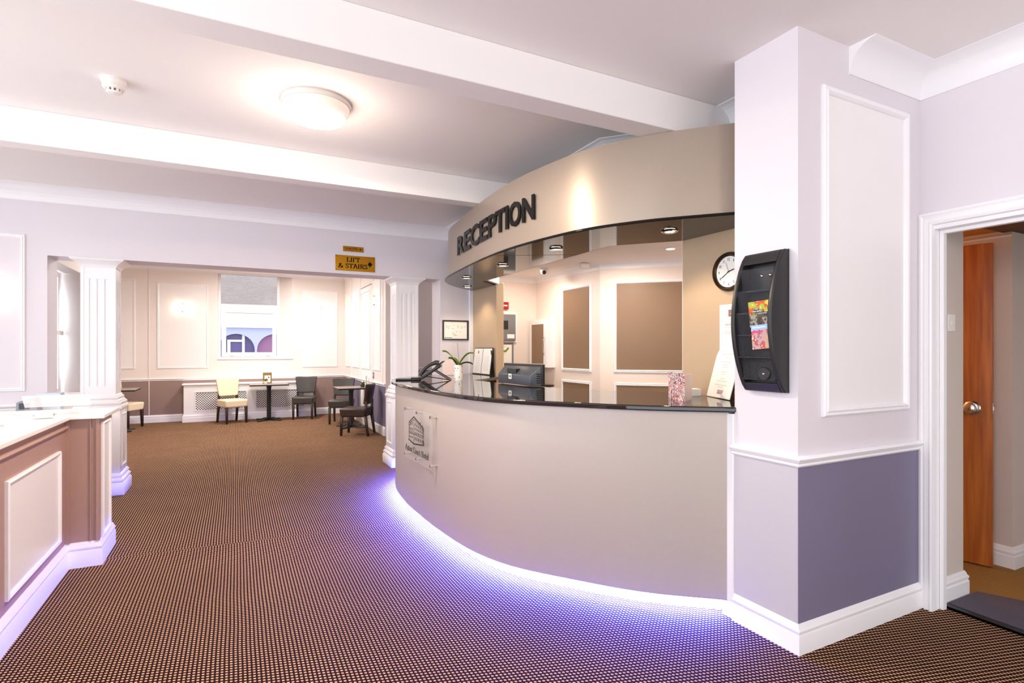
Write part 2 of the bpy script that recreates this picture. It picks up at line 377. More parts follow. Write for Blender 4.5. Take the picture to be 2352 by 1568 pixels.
# serif lettering drawn as strokes: thick uprights, thin bars, small feet
def sm(P): return [tuple(p) for p in crv(P, 4)]
def ell(cx, cy, rx, ry, n=18): return [(cx + rx * math.cos(2 * math.pi * k / n), cy + ry * math.sin(2 * math.pi * k / n)) for k in range(n + 1)]
GL = {
 'L': (.74, [[(.2, 0), (.2, 1)], [(.2, .03), (.68, .03)], [(.67, .0), (.67, .24)]], [(.2, 1), (.2, 0)]),
 'I': (.42, [[(.21, 0), (.21, 1)]], [(.21, 1), (.21, 0)]),
 'F': (.66, [[(.2, 0), (.2, 1)], [(.2, .97), (.62, .97)], [(.61, 1), (.61, .76)], [(.2, .52), (.48, .52)]], [(.2, 0), (.2, 1)]),
 'E': (.72, [[(.2, 0), (.2, 1)], [(.2, .97), (.64, .97)], [(.63, 1), (.63, .76)], [(.2, .52), (.5, .52)], [(.2, .03), (.67, .03)], [(.66, 0), (.66, .24)]], [(.2, 0), (.2, 1)]),
 'T': (.78, [[(.39, 0), (.39, 1)], [(.06, .97), (.72, .97)], [(.07, 1), (.07, .76)], [(.71, 1), (.71, .76)]], [(.39, 0)]),
 'A': (.84, [[(.1, 0), (.42, 1)], [(.42, 1), (.74, 0)], [(.2, .32), (.63, .32)]], [(.1, 0), (.74, 0)]),
 'R': (.8, [[(.2, 0), (.2, 1)], sm([(.2, .97), (.46, .97), (.6, .86), (.6, .64), (.46, .52), (.2, .52)]), [(.42, .52), (.72, 0)]], [(.2, 0), (.2, 1), (.72, 0)]),
 'S': (.64, [sm([(.52, .76), (.45, .94), (.3, .98), (.14, .9), (.13, .73), (.28, .57), (.44, .43), (.53, .26), (.46, .08), (.3, .02), (.15, .08), (.09, .26)])], []),
 'O': (.86, [ell(.43, .5, .32, .47)], []), 'C': (.8, [sm([(.7, .75), (.62, .93), (.43, .98), (.2, .85), (.11, .5), (.2, .15), (.43, .02), (.62, .07), (.72, .26)])], []),
 'H': (.86, [[(.2, 0), (.2, 1)], [(.66, 0), (.66, 1)], [(.2, .52), (.66, .52)]], [(.2, 0), (.2, 1), (.66, 0), (.66, 1)]),
 '&': (.95, [sm([(.8, .5), (.74, .28), (.56, .08), (.34, .02), (.15, .1), (.13, .3), (.28, .48), (.46, .66), (.5, .85), (.4, .97), (.27, .92), (.24, .76), (.36, .52), (.6, .2), (.86, .02)])], []),
 's': (.46, [sm([(.38, .5), (.32, .64), (.2, .64), (.11, .52), (.22, .38), (.35, .26), (.38, .1), (.24, .02), (.12, .06), (.07, .18)])], []),
 't': (.4, [sm([(.18, .88), (.18, .5), (.18, .14), (.25, .03), (.37, .08)]), [(.05, .63), (.36, .63)]], []),
 'o': (.6, [ell(.3, .33, .2, .31)], []),
 'n': (.66, [[(.17, 0), (.17, .64)], sm([(.17, .46), (.28, .62), (.42, .62), (.5, .48), (.5, .2), (.5, 0)])], [(.17, 0), (.5, 0)]),
 'u': (.66, [sm([(.17, .64), (.17, .4), (.17, .16), (.26, .03), (.4, .06), (.5, .18)]), [(.5, 0), (.5, .64)]], [(.17, .64), (.5, .64)]),
 'r': (.48, [[(.17, 0), (.17, .64)], sm([(.17, .44), (.27, .6), (.42, .6)])], [(.17, 0)]),
 'e': (.56, [sm([(.1, .34), (.45, .36), (.42, .56), (.27, .64), (.13, .52), (.08, .32), (.14, .1), (.29, .02), (.46, .13)])], []),
 'l': (.34, [[(.17, 0), (.17, 1)]], [(.17, 0)]), ' ': (.35, [], []), '•': (.5, [ell(.25, .5, .05, .05)], [])}
def serif(par, s, x, y, w, h, z0, z1, M, m, weight=0.15):
    tot = sum(GL[c][0] for c in s); k = w / tot; cx = x
    wd = lambda t: 0.055 + (weight - 0.055) * abs(t.y) ** 1.2
    for c in s:
        adv, st, feet = GL[c]; mb = MB()
        S = M @ Matrix.LocRotScale((cx, y, 0), None, (k, h, 1))
        for P in st: mb.ribbon(P, wd, z0, z1, S)
        for fx, fy in feet:
            yy = 0.025 if fy < 0.1 else fy - 0.025
            mb.ribbon([(fx - .15, yy), (fx + .15, yy)], 0.05, z0, z1, S)
        if mb.v: build('letter', mb, m, par)
        cx += adv * k

# profiles (offset, z)
def skirt(h=0.135): return [(0, 0), (.022, 0), (.022, .6 * h), (.017, .68 * h), (.021, .74 * h), (.021, .80 * h), (.013, .86 * h), (.011, .93 * h), (.004, h), (0, h)]
DADO = [(0, 0), (.010, 0), (.016, .008), (.013, .016), (.026, .030), (.031, .040), (.024, .050), (.012, .055), (0, .055)]
def coving(z, s=0.13): return [(-.004, z - s - .012), (.006, z - s - .012), (.006, z - s)] + [(s - (s - .006) * math.cos(a), z - s + (s - .004) * math.sin(a)) for a in [R(k * 15) for k in range(1, 7)]] + [(s + .004, z), (-.004, z)]
PANEL = [(0, 0), (0, .010), (.006, .016), (.014, .012), (.022, .018), (.030, .010), (.034, 0)]
def panel(name_parent, o, u, w, h, infill=True, prof=PANEL, mfill=None, sc=1.0, mm=None):
    """moulded panel on a wall: o lower-left seen from the room, u to the right"""
    M = basis(o, u, (0, 0, 1))
    pr = [(a * sc, b * sc) for a, b in prof]
    r = build('panel_moulding', MB().ring(w, h, pr, M), mm or trimw, name_parent)
    if infill:
        build('panel_infill', MB().box((.02 * sc, .02 * sc, -0.002), (w - .02 * sc, h - .02 * sc, .004), M), mfill or panelp, name_parent)
    return r

# ================================================================== SETTING
H = 3.0; HB = 2.775; YW = 6.65; YW2 = 6.98; YF = 12.9; HL = 3.12
struct('floor', MB().box((-5, -4, -.06), (5.6, 13.0, 0)), carpet)
cl = struct('ceiling', MB().box((-5, -4, H), (5.6, YW2, H + .12)), ceilp)
struct('trim_1', MB().box((-5, 2.49, HB), (2.88, 2.66, H)), ceilp, bevel=.004)
struct('trim_2', MB().box((-5, 4.53, HB), (2.52, 4.67, H)), ceilp, bevel=.004)

# opening wall between lobby and lounge
HD = 2.352
wo = struct('wall_opening', MB().box((-5, YW, 0), (-1.60, YW2, H)).box((2.35, YW, 0), (5.0, YW2, H)).box((-1.60, YW, HD), (2.35, YW2, H)), wallp)
panel(wo, (-2.32, YW, 1.06), (1, 0, 0), .56, 1.475, mfill=wallp)
build('chair_rail', MB().sweep([(-1.63, YW), (-5, YW)], DADO, zoff=.885), trimw, wo)
build('dado_field', MB().box((-5, YW - .004, .13), (-1.60, YW, .885)), slate, wo)
build('skirting_board', MB().sweep([(-1.60, YW), (-5, YW)], skirt()), trimw, wo)
struct('trim_3', MB().sweep([(2.50, YW), (-5, YW)], coving(H)), trimw)
struct('trim_4', MB().box((2.742, YW - .035, 1.14), (2.80, YW, 2.25)), trimw, bevel=.006)

# column at the right
cx0, cx1, cy0, cy1 = 2.40, 3.46, 1.70, 2.07
pc = struct('wall_pier', MB().box((cx0, cy0, 0), (cx1, cy1, H)), wallp)
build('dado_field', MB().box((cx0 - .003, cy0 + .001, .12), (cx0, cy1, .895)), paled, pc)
build('dado_field', MB().box((cx0, cy0 - .003, .12), (cx1, cy0, .895)), slate, pc)
build('chair_rail', MB().sweep([(cx1 + .012, cy0), (cx0, cy0), (cx0, cy1 + .01)], DADO, zoff=.888), trimw, pc, smooth=True)
build('skirting_board', MB().sweep([(cx1, cy0), (cx0, cy0), (cx0, cy1)], skirt(.14)), trimw, pc, smooth=True)
panel(pc, (2.575, cy0, 1.12), (1, 0, 0), .75, 1.635, sc=1.25)
build('corner_post', MB().box((cx0 - .012, cy1, .0), (cx0 + .05, cy1 + .075, 1.105)), trimw, pc, bevel=.004)
# door wall at the far right and its cornice
wd = struct('wall_right', MB().box((cx1, 1.66, 0), (cx1 + .12, cy1 + .6, H)).box((cx1, -4, 2.145), (cx1 + .12, 1.66, H)).box((cx1, -4, 0), (cx1 + .12, .72, 2.145)), wallp)
struct('trim_5', MB().sweep([(cx1, -4), (cx1, cy0), (2.80, cy0)], coving(H)), trimw, smooth=True)
# architrave and lining of the doorway
AR = [(a * .83, z) for a, z in [(0, 0), (0, .022), (.016, .026), (.028, .018), (.036, .024), (.060, .020), (.070, .028), (.082, .024), (.086, 0)]]
d2 = struct('door_2', MB().box((cx1 - .004, 1.630, 0), (cx1 + .124, 1.66, 2.148)).box((cx1 - .004, .715, 0), (cx1 + .124, .745, 2.148)).box((cx1 - .004, .745, 2.118), (cx1 + .124, 1.630, 2.148)), trimw)
M = basis((cx1, 1.6985, 0), (0, -1, 0), (0, 0, 1))
def arch_mb():
    mb = MB(); w, h = 1.06, 2.210; P = [(0, 0), (0, h), (w, h), (w, 0)]; v = []; m = len(AR)
    for i, (x, y) in enumerate(P):
        sx = 1 if i < 2 else -1; dy = -1 if i in (1, 2) else 0
        for o, z in AR: v.append((x + sx * o, y + dy * o, z))
    f = []
    for i in range(3):
        for k in range(m):
            k2 = (k + 1) % m; f.append((i * m + k, (i + 1) * m + k, (i + 1) * m + k2, i * m + k2))
    return mb.add(v, f, M)
build('architrave', arch_mb(), trimw, d2, smooth=False)
build('door_stop', MB().box((cx1 + .05, 1.608, 0), (cx1 + .085, 1.6295, 2.1175)).box((cx1 + .05, .745, 2.096), (cx1 + .085, 1.608, 2.1179)), trimw, d2, bevel=.003)
build('strike_plate', MB().box((cx1 + .092, 1.626, .90), (cx1 + .118, 1.631, 1.06)), bronze, d2)

# back hall behind the doorway
hw = struct('wall_hall', MB().box((cx1 + .12, 1.655, 0), (3.83, 1.80, 2.24)).box((3.73, 1.80, 0), (3.83, 3.05, 2.24)).box((4.56, 1.70, 0), (4.9, 3.05, 2.24)).box((4.9, -1.0, 0), (5.0, 3.15, 2.24)).box((3.80, 3.05, 0), (4.9, 3.15, 2.24)), doorwall)
build('skirting_board', MB().sweep([(3.83, 3.05), (3.83, 1.655), (cx1 + .12, 1.655)], skirt(.15)), trimw, hw)
build('skirting_board', MB().sweep([(4.9, 1.70), (4.56, 1.70), (4.56, 3.05)], skirt(.15)), trimw, hw)
build('conduit', MB().tube([(4.548, 3.0, 2.205), (4.548, 1.70, 2.205)], .008), trimw, hw)
struct('ceiling.001', MB().box((cx1 + .12, -2, 2.24), (5.0, 3.15, 2.33)), ochre)
struct('trim_6', MB().box((cx1 + .12, .6, 2.228), (5.0, 1.745, 2.2395)), hallshade)  # thin dark sheet standing in for the shaded near ceiling
struct('floor.001', MB().box((cx1 + .095, -2, .0), (4.9, 3.05, .012)), hallc)
tag(build('threshold_mat', MB().prism([(3.60, 1.625), (3.92, 1.625), (4.12, 1.20), (4.12, .5), (3.60, .5)], .012, .020), matsl), 'slate grey mat lying inside the doorway on ochre carpet', 'mat')
struct('trim_7', MB().box((3.555, .745, .0), (3.60, 1.63, .016)), ironb)
# switch on the hall wall
ls = thing('light_switch', 'white light switch plate on the hall wall inside the doorway', 'switch', (3.685, 1.655, 1.555))
build('plate', MB().box((-.04, -.008, 0), (.04, 0, .10)), whitepl, ls, bevel=.003)
build('rocker', MB().box((-.014, -.014, .034), (.014, -.008, .066)), whitepl, ls, bevel=.002)
# orange veneer door standing open
dv = Vector((4.462 - 4.270, 1.762 - 2.50, 0)).normalized()
d1 = struct('door_1', MB().box((0, -.02, .008), (.765, .02, 2.142), basis((4.262, 2.50, 0.012), dv, Vector((0, 0, 1)).cross(dv))), orangew, bevel=.003)
Mk = basis((4.262, 2.50, 0), dv, Vector((0, 0, 1)).cross(dv))
fn = -Vector((0, 0, 1)).cross(dv)   # face towards the lobby
if fn.x > 0: fn = -fn
kp = Vector((4.262, 2.50, 1.06)) + dv * .66 + fn * .02
Mkn = basis(kp, Vector((0, 0, 1)).cross(fn), (0, 0, 1))
kb = build('door_knob', MB().lathe([(.016, .008), (.016, .040), (.029, .050), (.036, .066), (.034, .080), (.022, .088)], 20, Mkn), chrome, d1, smooth=True)
build('rose', MB().lathe([(.046, 0), (.046, .006), (.036, .015), (.016, .018)], 24, Mkn), chrome, kb, smooth=True)
build('keyhole', MB().lathe([(.011, .088), (.011, .091), (.005, .092)], 12, Mkn), brass, kb, smooth=True)
build('latch', MB().box((.765, -.012, 1.03), (.767, .012, 1.10), Mk).box((.767, -.006, 1.05), (.777, .006, 1.075), Mk), chrome, d1)

# ------------------------------------------------------------------ lounge shell
lf = struct('wall_far', MB().box((-2.6, YF, 0), (-.32, YF + .35, HL)).box((-.32, YF, 0), (1.12, YF + .35, 1.262)).box((1.12, YF, 0), (2.4, YF + .35, HL))
            .prism([(.86, YF + .25), (1.12, YF), (1.12, YF + .35), (.86, YF + .35)], 1.262, HL).box((-.32, YF, 3.06), (.86, YF + .35, HL)), loungep)
panel(lf, (-1.387, YF, 1.072), (1, 0, 0), .889, 1.726, mfill=panelp)
panel(lf, (1.329, YF, 1.062), (1, 0, 0), .756, 1.716, mfill=panelp)
panel(lf, (-2.30, YF, 1.072), (1, 0, 0), .555, 1.77, mfill=panelp)
build('chair_rail', MB().sweep([(2.25, YF), (-2.6, YF)], DADO, zoff=.825), trimw, lf)
build('dado_field', MB().box((-2.6, YF - .004, .13), (2.25, YF, .825)), dado_warm, lf)
build('skirting_board', MB().sweep([(2.25, YF), (-2.6, YF)], skirt(.15)), trimw, lf)
build('wall_break', MB().box((-1.53, YF - .012, .15), (-1.515, YF, HL)), loungep, lf)
lr = struct('wall_lounge_right', MB().box((2.25, 9.1, 0), (2.40, YF, HL)), loungep)
build('chair_rail', MB().sweep([(2.25, 9.1), (2.25, YF)], DADO, zoff=.825), trimw, lr)
build('dado_field', MB().box((2.246, 9.1, .13), (2.25, YF, .825)), slate, lr)
build('skirting_board', MB().sweep([(2.25, 9.1), (2.25, YF)], skirt(.15)), trimw, lr)
for y1, y0 in ((12.74, 12.17), (11.92, 11.24), (9.99, 9.42), (9.2, 9.12)):
    if y1 - y0 > .2: panel(lr, (2.25, y1, 1.078), (0, -1, 0), y1 - y0, 1.62)
for yp in (12.08, 11.15, 10.04, 9.30):
    build('pilaster_strip', MB().box((2.238, yp - .03, .88), (2.25, yp + .03, HL)), trimw, lr)
d3 = struct('door_3', MB().box((2.236, 10.10, .15), (2.25, 11.06, 2.655)), panelp, bevel=.003)
build('door_moulding', MB().ring(.80, 1.50, PANEL, basis((2.236, 10.98, 1.08), (0, -1, 0), (0, 0, 1))), trimw, d3)
build('key_escutcheon', MB().lathe([(.016, 0), (.016, .006), (.006, .012)], 14, basis((2.236, 10.19, 1.13), (0, -1, 0), (0, 0, 1))), chrome, d3, smooth=True)
build('head_gap', MB().box((2.2345, 10.12, 2.655), (2.2495, 11.05, 2.668)), inkbrown, d3)
ll = struct('wall_lounge_left', MB().box((-1.85, YW2, 0), (-1.62, 8.12, .93)).box((-1.85, YW2, 2.352), (-1.62, 8.12, HL)).box((-2.6, 8.12, 0), (-1.62, 9.3, HL)).box((-2.7, 9.3, 0), (-2.6, YF + .35, HL)).box((-1.9, YW2, 0), (-1.62, YW2 + .02, HL)), loungep)
struct('ceiling.002', MB().box((-2.7, YW2, HL), (5.2, YF + .35, HL + .1)), ceilp)
struct('trim_8', MB().sweep([(2.25, 9.1), (2.25, YF), (-2.6, YF)], coving(HL, .07)), trimw)
wc = struct('wall_corridor', MB().box((2.40, 10.6, 0), (5.2, 10.7, HL)).box((5.1, YW2, 0), (5.2, 10.6, HL)), wallp)
build('chair_rail', MB().sweep([(5.1, 10.6), (2.40, 10.6)], DADO, zoff=1.04), trimw, wc)
build('dado_field', MB().box((2.40, 10.596, .1), (5.1, 10.6, 1.04)), slate, wc)
# window in the left reveal
w2 = struct('window_2', MB().ring(1.10, 1.40, [(0, 0), (0, .05), (.05, .05), (.05, 0)], basis((-1.84, 8.10, .945), (0, -1, 0), (0, 0, 1))).box((-1.835, 7.0, 1.62), (-1.80, 8.10, 1.67)), trimw)
build('window_sill', MB().box((-1.85, 7.0, .925), (-1.60, 8.12, .948)), trimw, w2, bevel=.004)
build('pane', MB().box((-1.822, 7.05, 1.0), (-1.818, 8.05, 1.62)), glassm, w2)
build('pane', MB().box((-1.822, 7.05, 1.67), (-1.818, 8.05, 2.30)), glassm, w2)
# far window
yw = YF + .22
w1 = struct('window_1', MB().box((-.32, yw, 1.305), (-.27, yw + .06, 3.06)).box((.83, yw, 1.305), (.88, yw + .06, 3.06)).box((-.32, yw, 1.262), (.88, yw + .06, 1.305)).box((-.27, yw, 2.33), (.83, yw + .06, 2.43)), trimw, bevel=.006)
build('sash', MB().ring(1.07, 1.01, [(0, 0), (0, .05), (.03, .055), (.075, .05), (.085, .03), (.085, 0)], basis((-.255, yw - .002, 1.31), (1, 0, 0), (0, 0, 1))), trimw, w1)
build('pane', MB().box((-.19, yw + .02, 1.38), (.76, yw + .026, 2.25)), glassm, w1)
build('pane', MB().box((-.275, yw + .03, 2.42), (.835, yw + .036, 3.06)), glassm, w1)
for hx in (-.07, .64):
    build('sash_handle', MB().box((hx - .05, yw - .075, 1.33), (hx + .05, yw - .045, 1.352)), chrome, w1, bevel=.004)
build('window_board', MB().box((-.33, YF - .02, 1.245), (1.14, YF + .24, 1.266)), trimw, w1, bevel=.004)

# neighbour across the yard
NS = 30 / 17.5
nb = thing('neighbour_building', 'pale brick and white arcade building seen outside the lounge window', 'building', (0, 30, 1.45 - 1.45 * NS))
nb.scale = (NS, NS, NS)
build('wall', MB().box((-4, .06, 2.66), (4, .4, 7)), mortar, nb)
bw_, bh_ = .1305, .0437
bm_ = MB().box((0, 0, 0), (bw_ - .006, .06, bh_ - .006))
first = None; rest = MB()
for r in range(34):
    for c in range(-14, 30):
        px = -.98 + c * bw_ + (bw_ / 2 if r % 2 else 0); pz = 2.664 + r * bh_; py = .052 + random.uniform(-.004, .004)
        if 0 <= r < 23 and 0 <= c < 13:
            if first is None: first = b = build('brick', bm_, brickm, nb)
            else:
                b = first.copy(); COL.objects.link(b); b.parent = nb
            b.location = (px, py, pz)
        else: rest.box((px, py, pz), (px + bw_ - .006, py + .06, pz + bh_ - .006))
build('brickwork', rest, brickm, nb)['kind'] = 'stuff'
build('render_band', MB().box((-4, -.05, 2.12), (4, .38, 2.66)), render_w, nb)
build('string_course', MB().box((-4, -.10, 2.085), (4, .30, 2.125)).box((-4, -.09, 2.58), (4, .3, 2.61)), render_w, nb)
def arch_wall():
    mb = MB(); 
    for k in range(-2, 4):
        xc = .03 + k * 1.02; n = 14; w = .48; zs = 1.45; rr = .48
        pts = [(xc + rr * math.cos(a), zs + .46 * math.sin(a)) for a in [math.pi * i / n for i in range(n + 1)]]
        for i in range(n):
            (xa, za), (xb, zb) = pts[i], pts[i + 1]
            mb.add([(xa, 0, za), (xb, 0, zb), (xb, 0, 2.1), (xa, 0, 2.1), (xa, .3, za), (xb, .3, zb), (xb, .3, 2.1), (xa, .3, 2.1)], [(0, 1, 2, 3), (0, 4, 5, 1), (4, 7, 6, 5)])
        mb.box((xc + .48, 0, 0), (xc + .54, .3, 2.1))
    return mb
build('arcade', arch_wall(), mat('lavender_render', srgb(176, 180, 208), .9), nb)
for k in range(-2, 4):
    xc = .03 + k * 1.02
    build('shutter', MB().box((xc - .5, .16, 0), (xc + .5, .2, 2.05)), archr if k >= 1 else archp, nb)
build('door_frame', MB().box((-.20, .10, 0), (-.12, .159, 1.68)).box((.18, .10, 0), (.25, .159, 2.0)).box((-.20, .10, 1.68), (.18, .159, 1.74)), render_w, nb)
build('yard_floor', MB().box((-5, -9.5, -.02), (5, 2, 0)), mortar, nb)

# ------------------------------------------------------------------ office shell
ow = struct('wall_office', MB().box((3.76, 5.147, 0), (3.9, YW, 2.56)).prism([(3.76, 5.147), (5.0, 3.953), (5.1, 4.05), (3.9, 5.2)], 0, 2.56)
            .prism([(2.95, 2.10), (3.55, 3.20), (5.0, 4.0), (5.1, 3.9), (3.62, 3.10), (3.05, 2.05)], 0, 2.56)
            .box((2.905, YW - .01, 0), (3.76, YW, 2.56)), officew)
def office_panel(o, u, w, h): 
    panel(ow, o, u, w, h, mfill=brownp, sc=1.0)
office_panel((3.76, 5.965, 1.187), (0, -1, 0), .652, 1.047)
office_panel((3.76, 5.965, .25), (0, -1, 0), .652, .818)
du = Vector((.7206, -.6934, 0))
p0 = Vector((3.875, 5.037, 0))
office_panel(p0 + Vector((0, 0, 1.19)), du, .78, 1.045)
office_panel(p0 + Vector((0, 0, .25)), du, .78, .82)
struct('ceiling.003', MB().prism([(2.88, 2.10), (3.05, 2.06), (3.62, 3.10), (5.1, 3.9), (5.1, 4.05), (3.9, 5.2), (3.9, YW), (2.83, YW), (2.83, 5.94), (2.545, 5.66), (2.54, 3.33), (2.875, 2.94)], 2.46, 2.50), ceilp)
struct('trim_9', MB().sweep([(5.0, 3.953), (3.76, 5.147), (3.76, YW - .01), (2.9, YW - .01)], coving(2.46, .07)), trimw)
# bulkhead above the hatch, up to the lobby ceiling
BK = [(2.80, YW), (2.80, 5.95), (2.523, 5.682), (2.51, 3.31), (2.855, 2.92), (2.86, 2.07)]
bk = MB()
for a, b in zip(BK[:-1], BK[1:]):
    t = Vector((b[0] - a[0], b[1] - a[1])).normalized(); n = Vector((-t.y, t.x)) * .05   # into the office
    bk.prism([a, b, (b[0] + n.x, b[1] + n.y), (a[0] + n.x, a[1] + n.y)], 2.243, H)
struct('wall_bulkhead', bk, wallp)
struct('trim_10', MB().sweep([(2.86, 2.07), (2.86, 2.49)], coving(H)), trimw)
struct('trim_11', MB().sweep([(2.51, 4.53), (2.51, 3.31), (2.855, 2.92), (2.86, 2.66)][::-1], coving(H)), trimw)
struct('trim_12', MB().sweep([(2.51, YW), (2.51, 4.67)][::-1], coving(H)), trimw)
# partition panels either side of the hatch
struct('wall_partition_left', MB().box((2.80, 5.92, 0), (2.90, YW, 2.26)), tanp, bevel=.003)
struct('wall_partition_right', MB().box((2.86, 2.07, 0), (2.90, 2.925, 2.26)), tanp, bevel=.003)

# ================================================================== RECEPTION DESK AND CANOPY
BODY = crv([(2.395, 2.105), (2.05, 2.395), (1.763, 2.75), (1.545, 3.08), (1.43, 3.44), (1.375, 3.95), (1.36, 4.5), (1.375, 4.95), (1.43, 5.38), (1.57, 5.78), (1.85, 6.12), (2.25, 6.38), (2.78, 6.52)], 10)
def slab(C, t, z0, z1):
    """curved sheet of thickness t (inwards) along curve C"""
    I = offs(C, t); n = len(C); v = []; f = []
    for i in range(n):
        v += [(C[i][0], C[i][1], z0), (C[i][0], C[i][1], z1), (I[i][0], I[i][1], z1), (I[i][0], I[i][1], z0)]
    for i in range(n - 1):
        for k in range(4):
            k2 = (k + 1) % 4; f.append((4 * i + k, 4 * i + 4 + k, 4 * i + 4 + k2, 4 * i + k2))
    f += [(0, 1, 2, 3), (4 * n - 4, 4 * n - 1, 4 * n - 2, 4 * n - 3)]
    return MB().add(v, f)
desk = thing('reception_desk', 'curved taupe reception desk with blue lit plinth', 'reception desk', (1.8, 3.6, 0))
dm = Matrix.Translation((-1.8, -3.6, 0))
def loc(mb): return MB().add(mb.v, mb.f, dm)
build('desk_front', loc(slab(BODY, .03, .085, 1.112)), body, desk, smooth=True)
build('plinth', loc(slab(offs(BODY, .075), .02, 0, .10)), trimw, desk, smooth=True)
build('soffit_rail', loc(slab(offs(BODY, .03), .05, .088, .105)), trimw, desk)
# led dots along the underside of the front
acc = offs(BODY, .045); sl = np.concatenate([[0], np.cumsum(np.linalg.norm(np.diff(acc, axis=0), axis=1))])
led = MB()
dd = .02
while dd < sl[-1] - .6:
    x = np.interp(dd, sl, acc[:, 0]); y = np.interp(dd, sl, acc[:, 1])
    led.box((x - .007, y - .007, .0815), (x + .007, y + .007, .0834))
    dd += .034
ls_ = build('led_strip', loc(led), ledglow, desk); ls_['kind'] = 'stuff'
build('led_tape', loc(slab(offs(BODY, .034), .022, .0835, .0878)), whitepl, desk)
# worktop
TOPC = offs(BODY, -.042)
TOPC = np.vstack([[2.47, 2.035], TOPC, [2.80, 6.56]])
poly = [tuple(p) for p in TOPC] + [(2.80, 5.75), (2.72, 5.62), (2.17, 5.12), (2.20, 4.2), (2.35, 3.70), (2.57, 3.31), (2.858, 2.90), (2.858, 2.05)]
tag(build('worktop', MB().prism(poly, 1.112, 1.142), blackg, bevel=.008, seg=3), 'polished black stone worktop on the curved reception desk', 'worktop')

LIP = crv([(2.72, 2.07), (2.57, 2.21), (2.424, 2.365), (2.229, 2.598), (2.046, 2.934), (1.96, 3.287), (1.905, 3.716), (1.905, 4.2), (1.967, 4.95), (2.073, 5.70), (2.25, 6.1), (2.5, 6.4), (2.78, 6.64)], 24)
can = thing('reception_canopy', 'curved taupe canopy lettered RECEPTION hanging above the desk', 'canopy', (0, 0, 0))
FAS = offs(LIP, .04)
build('fascia', slab(FAS, .02, 2.245, HB - .002), fasc, can, smooth=True)
sp_ = [tuple(p) for p in LIP] + [(2.79, 6.645), (2.795, 5.95), (2.518, 5.682), (2.505, 3.31), (2.85, 2.92), (2.855, 2.07)]
build('soffit', MB().prism(sp_, 2.228, 2.246), blacks, can, bevel=.006, seg=3)
build('soffit_joint', MB().prism([(1.93, 4.06), (2.50, 3.72), (2.502, 3.724), (1.932, 4.064)], 2.2268, 2.2285), blackpl, can)
sF = np.concatenate([[0], np.cumsum(np.linalg.norm(np.diff(FAS, axis=0), axis=1))])
for ch, s0, s1 in [('R', 3.358, 3.117), ('E', 3.101, 2.892), ('C', 2.887, 2.636), ('E', 2.621, 2.424), ('P', 2.404, 2.226), ('T', 2.247, 2.062), ('I', 2.050, 2.005), ('O', 1.991, 1.809), ('N', 1.791, 1.634)]:
    pa = np.array([np.interp(s0, sF, FAS[:, 0]), np.interp(s0, sF, FAS[:, 1])]); pb = np.array([np.interp(s1, sF, FAS[:, 0]), np.interp(s1, sF, FAS[:, 1])])
    u = Vector((pb[0] - pa[0], pb[1] - pa[1], 0)); w = u.length
    hz = .185 if ch not in 'CO' else .193
    mb = text_mb(ch, bold=.026, depth=.008, fit=(w, hz), M=basis((pa[0] - .010, pa[1], 2.408 - (hz - .185) / 2), u, (0, 0, 1)))
    lo = build('letter', mb, letterm, can)
# downlights in the soffit
DL = [((2.52, 2.69), 'chrome downlight in the canopy soffit closest to the clock'),
      ((2.19, 3.56), 'chrome downlight in the canopy soffit, second from the clock'),
      ((2.18, 4.47), 'chrome downlight in the canopy soffit, third from the clock'),
      ((2.21, 5.42), 'chrome downlight in the canopy soffit just right of its left tip'),
      ((2.54, 6.20), 'chrome downlight in the canopy soffit closest to the framed map')]
dl0 = None
for (x, y), lab in DL:
    if dl0 is None:
        dl0 = thing('downlight', lab, 'downlight', (x, y, 2.226), 0, 'canopy downlights')
        build('bezel', MB().lathe([(.052, .0), (.054, -.008), (.048, -.014), (.038, -.013), (.034, -.004)], 28, caps=False), chrome, dl0, smooth=True)
        build('bulb', MB().lathe([(.036, -.004), (.030, -.010), (.012, -.012)], 20), spotglow, dl0, smooth=True)
    else: dup(dl0, (x, y, 2.226), 0, lab)
    lamp('downlight_beam', 'SPOT', (x, y, 2.20), 11, WARM, .03, None, None, 125)

# desk plaque on stand-offs
pq = thing('acrylic_plaque', 'clear acrylic hotel plaque on the desk front, left end', 'plaque', (1.312, 4.285, .55))
MQ = basis((0, .345, -.015), (0, -1, 0), (0, 0, 1))    # local X to the right along the desk, Y up, Z towards the viewer
MQ = basis((0, .345, -.015), (.03, -1, 0), (0, 0, 1))
pw, ph = .69, .43
build('plate', MB().box((0, 0, 0), (pw, ph, .008), MQ), acryl, pq, bevel=.001, seg=1)
def Q(s, t): return (s * pw, (1 - t) * ph)
lg = MB()
def stroke(pts, w): lg.ribbon([Q(*p) for p in pts], w, .0082, .0094, MQ)
stroke([(.20, .30), (.39, .155)], .010); stroke([(.39, .155), (.75, .325)], .012)
stroke([(.21, .325), (.39, .20), (.74, .35)], .004)
for s_ in (.21, .39, .74): stroke([(s_, .33 if s_ != .39 else .2), (s_, .62 if s_ != .39 else .67)], .004)
stroke([(.20, .50), (.39, .485), (.745, .50)], .005); stroke([(.19, .62), (.385, .675), (.75, .615)], .012)
for i, s_ in enumerate((.225, .275, .33)):
    for t0, t1 in ((.31 - i * .03, .36 - i * .02), (.38, .43), (.445, .485), (.54, .58)): stroke([(s_, t0), (s_, t1)], .013)
for i, s_ in enumerate((.44, .50, .56, .62, .68, .72)):
    for t0, t1 in ((.27 + i * .014, .32 + i * .012), (.355 + i * .006, .40 + i * .004), (.435, .478), (.53, .595)): stroke([(s_, t0), (s_, t1)], .014)
stroke([(.62, .22), (.62, .26)], .014); stroke([(.70, .26), (.70, .30)], .012)
stroke([(.72, .55), (.75, .61)], .02)
build('emblem', lg, ink, pq)
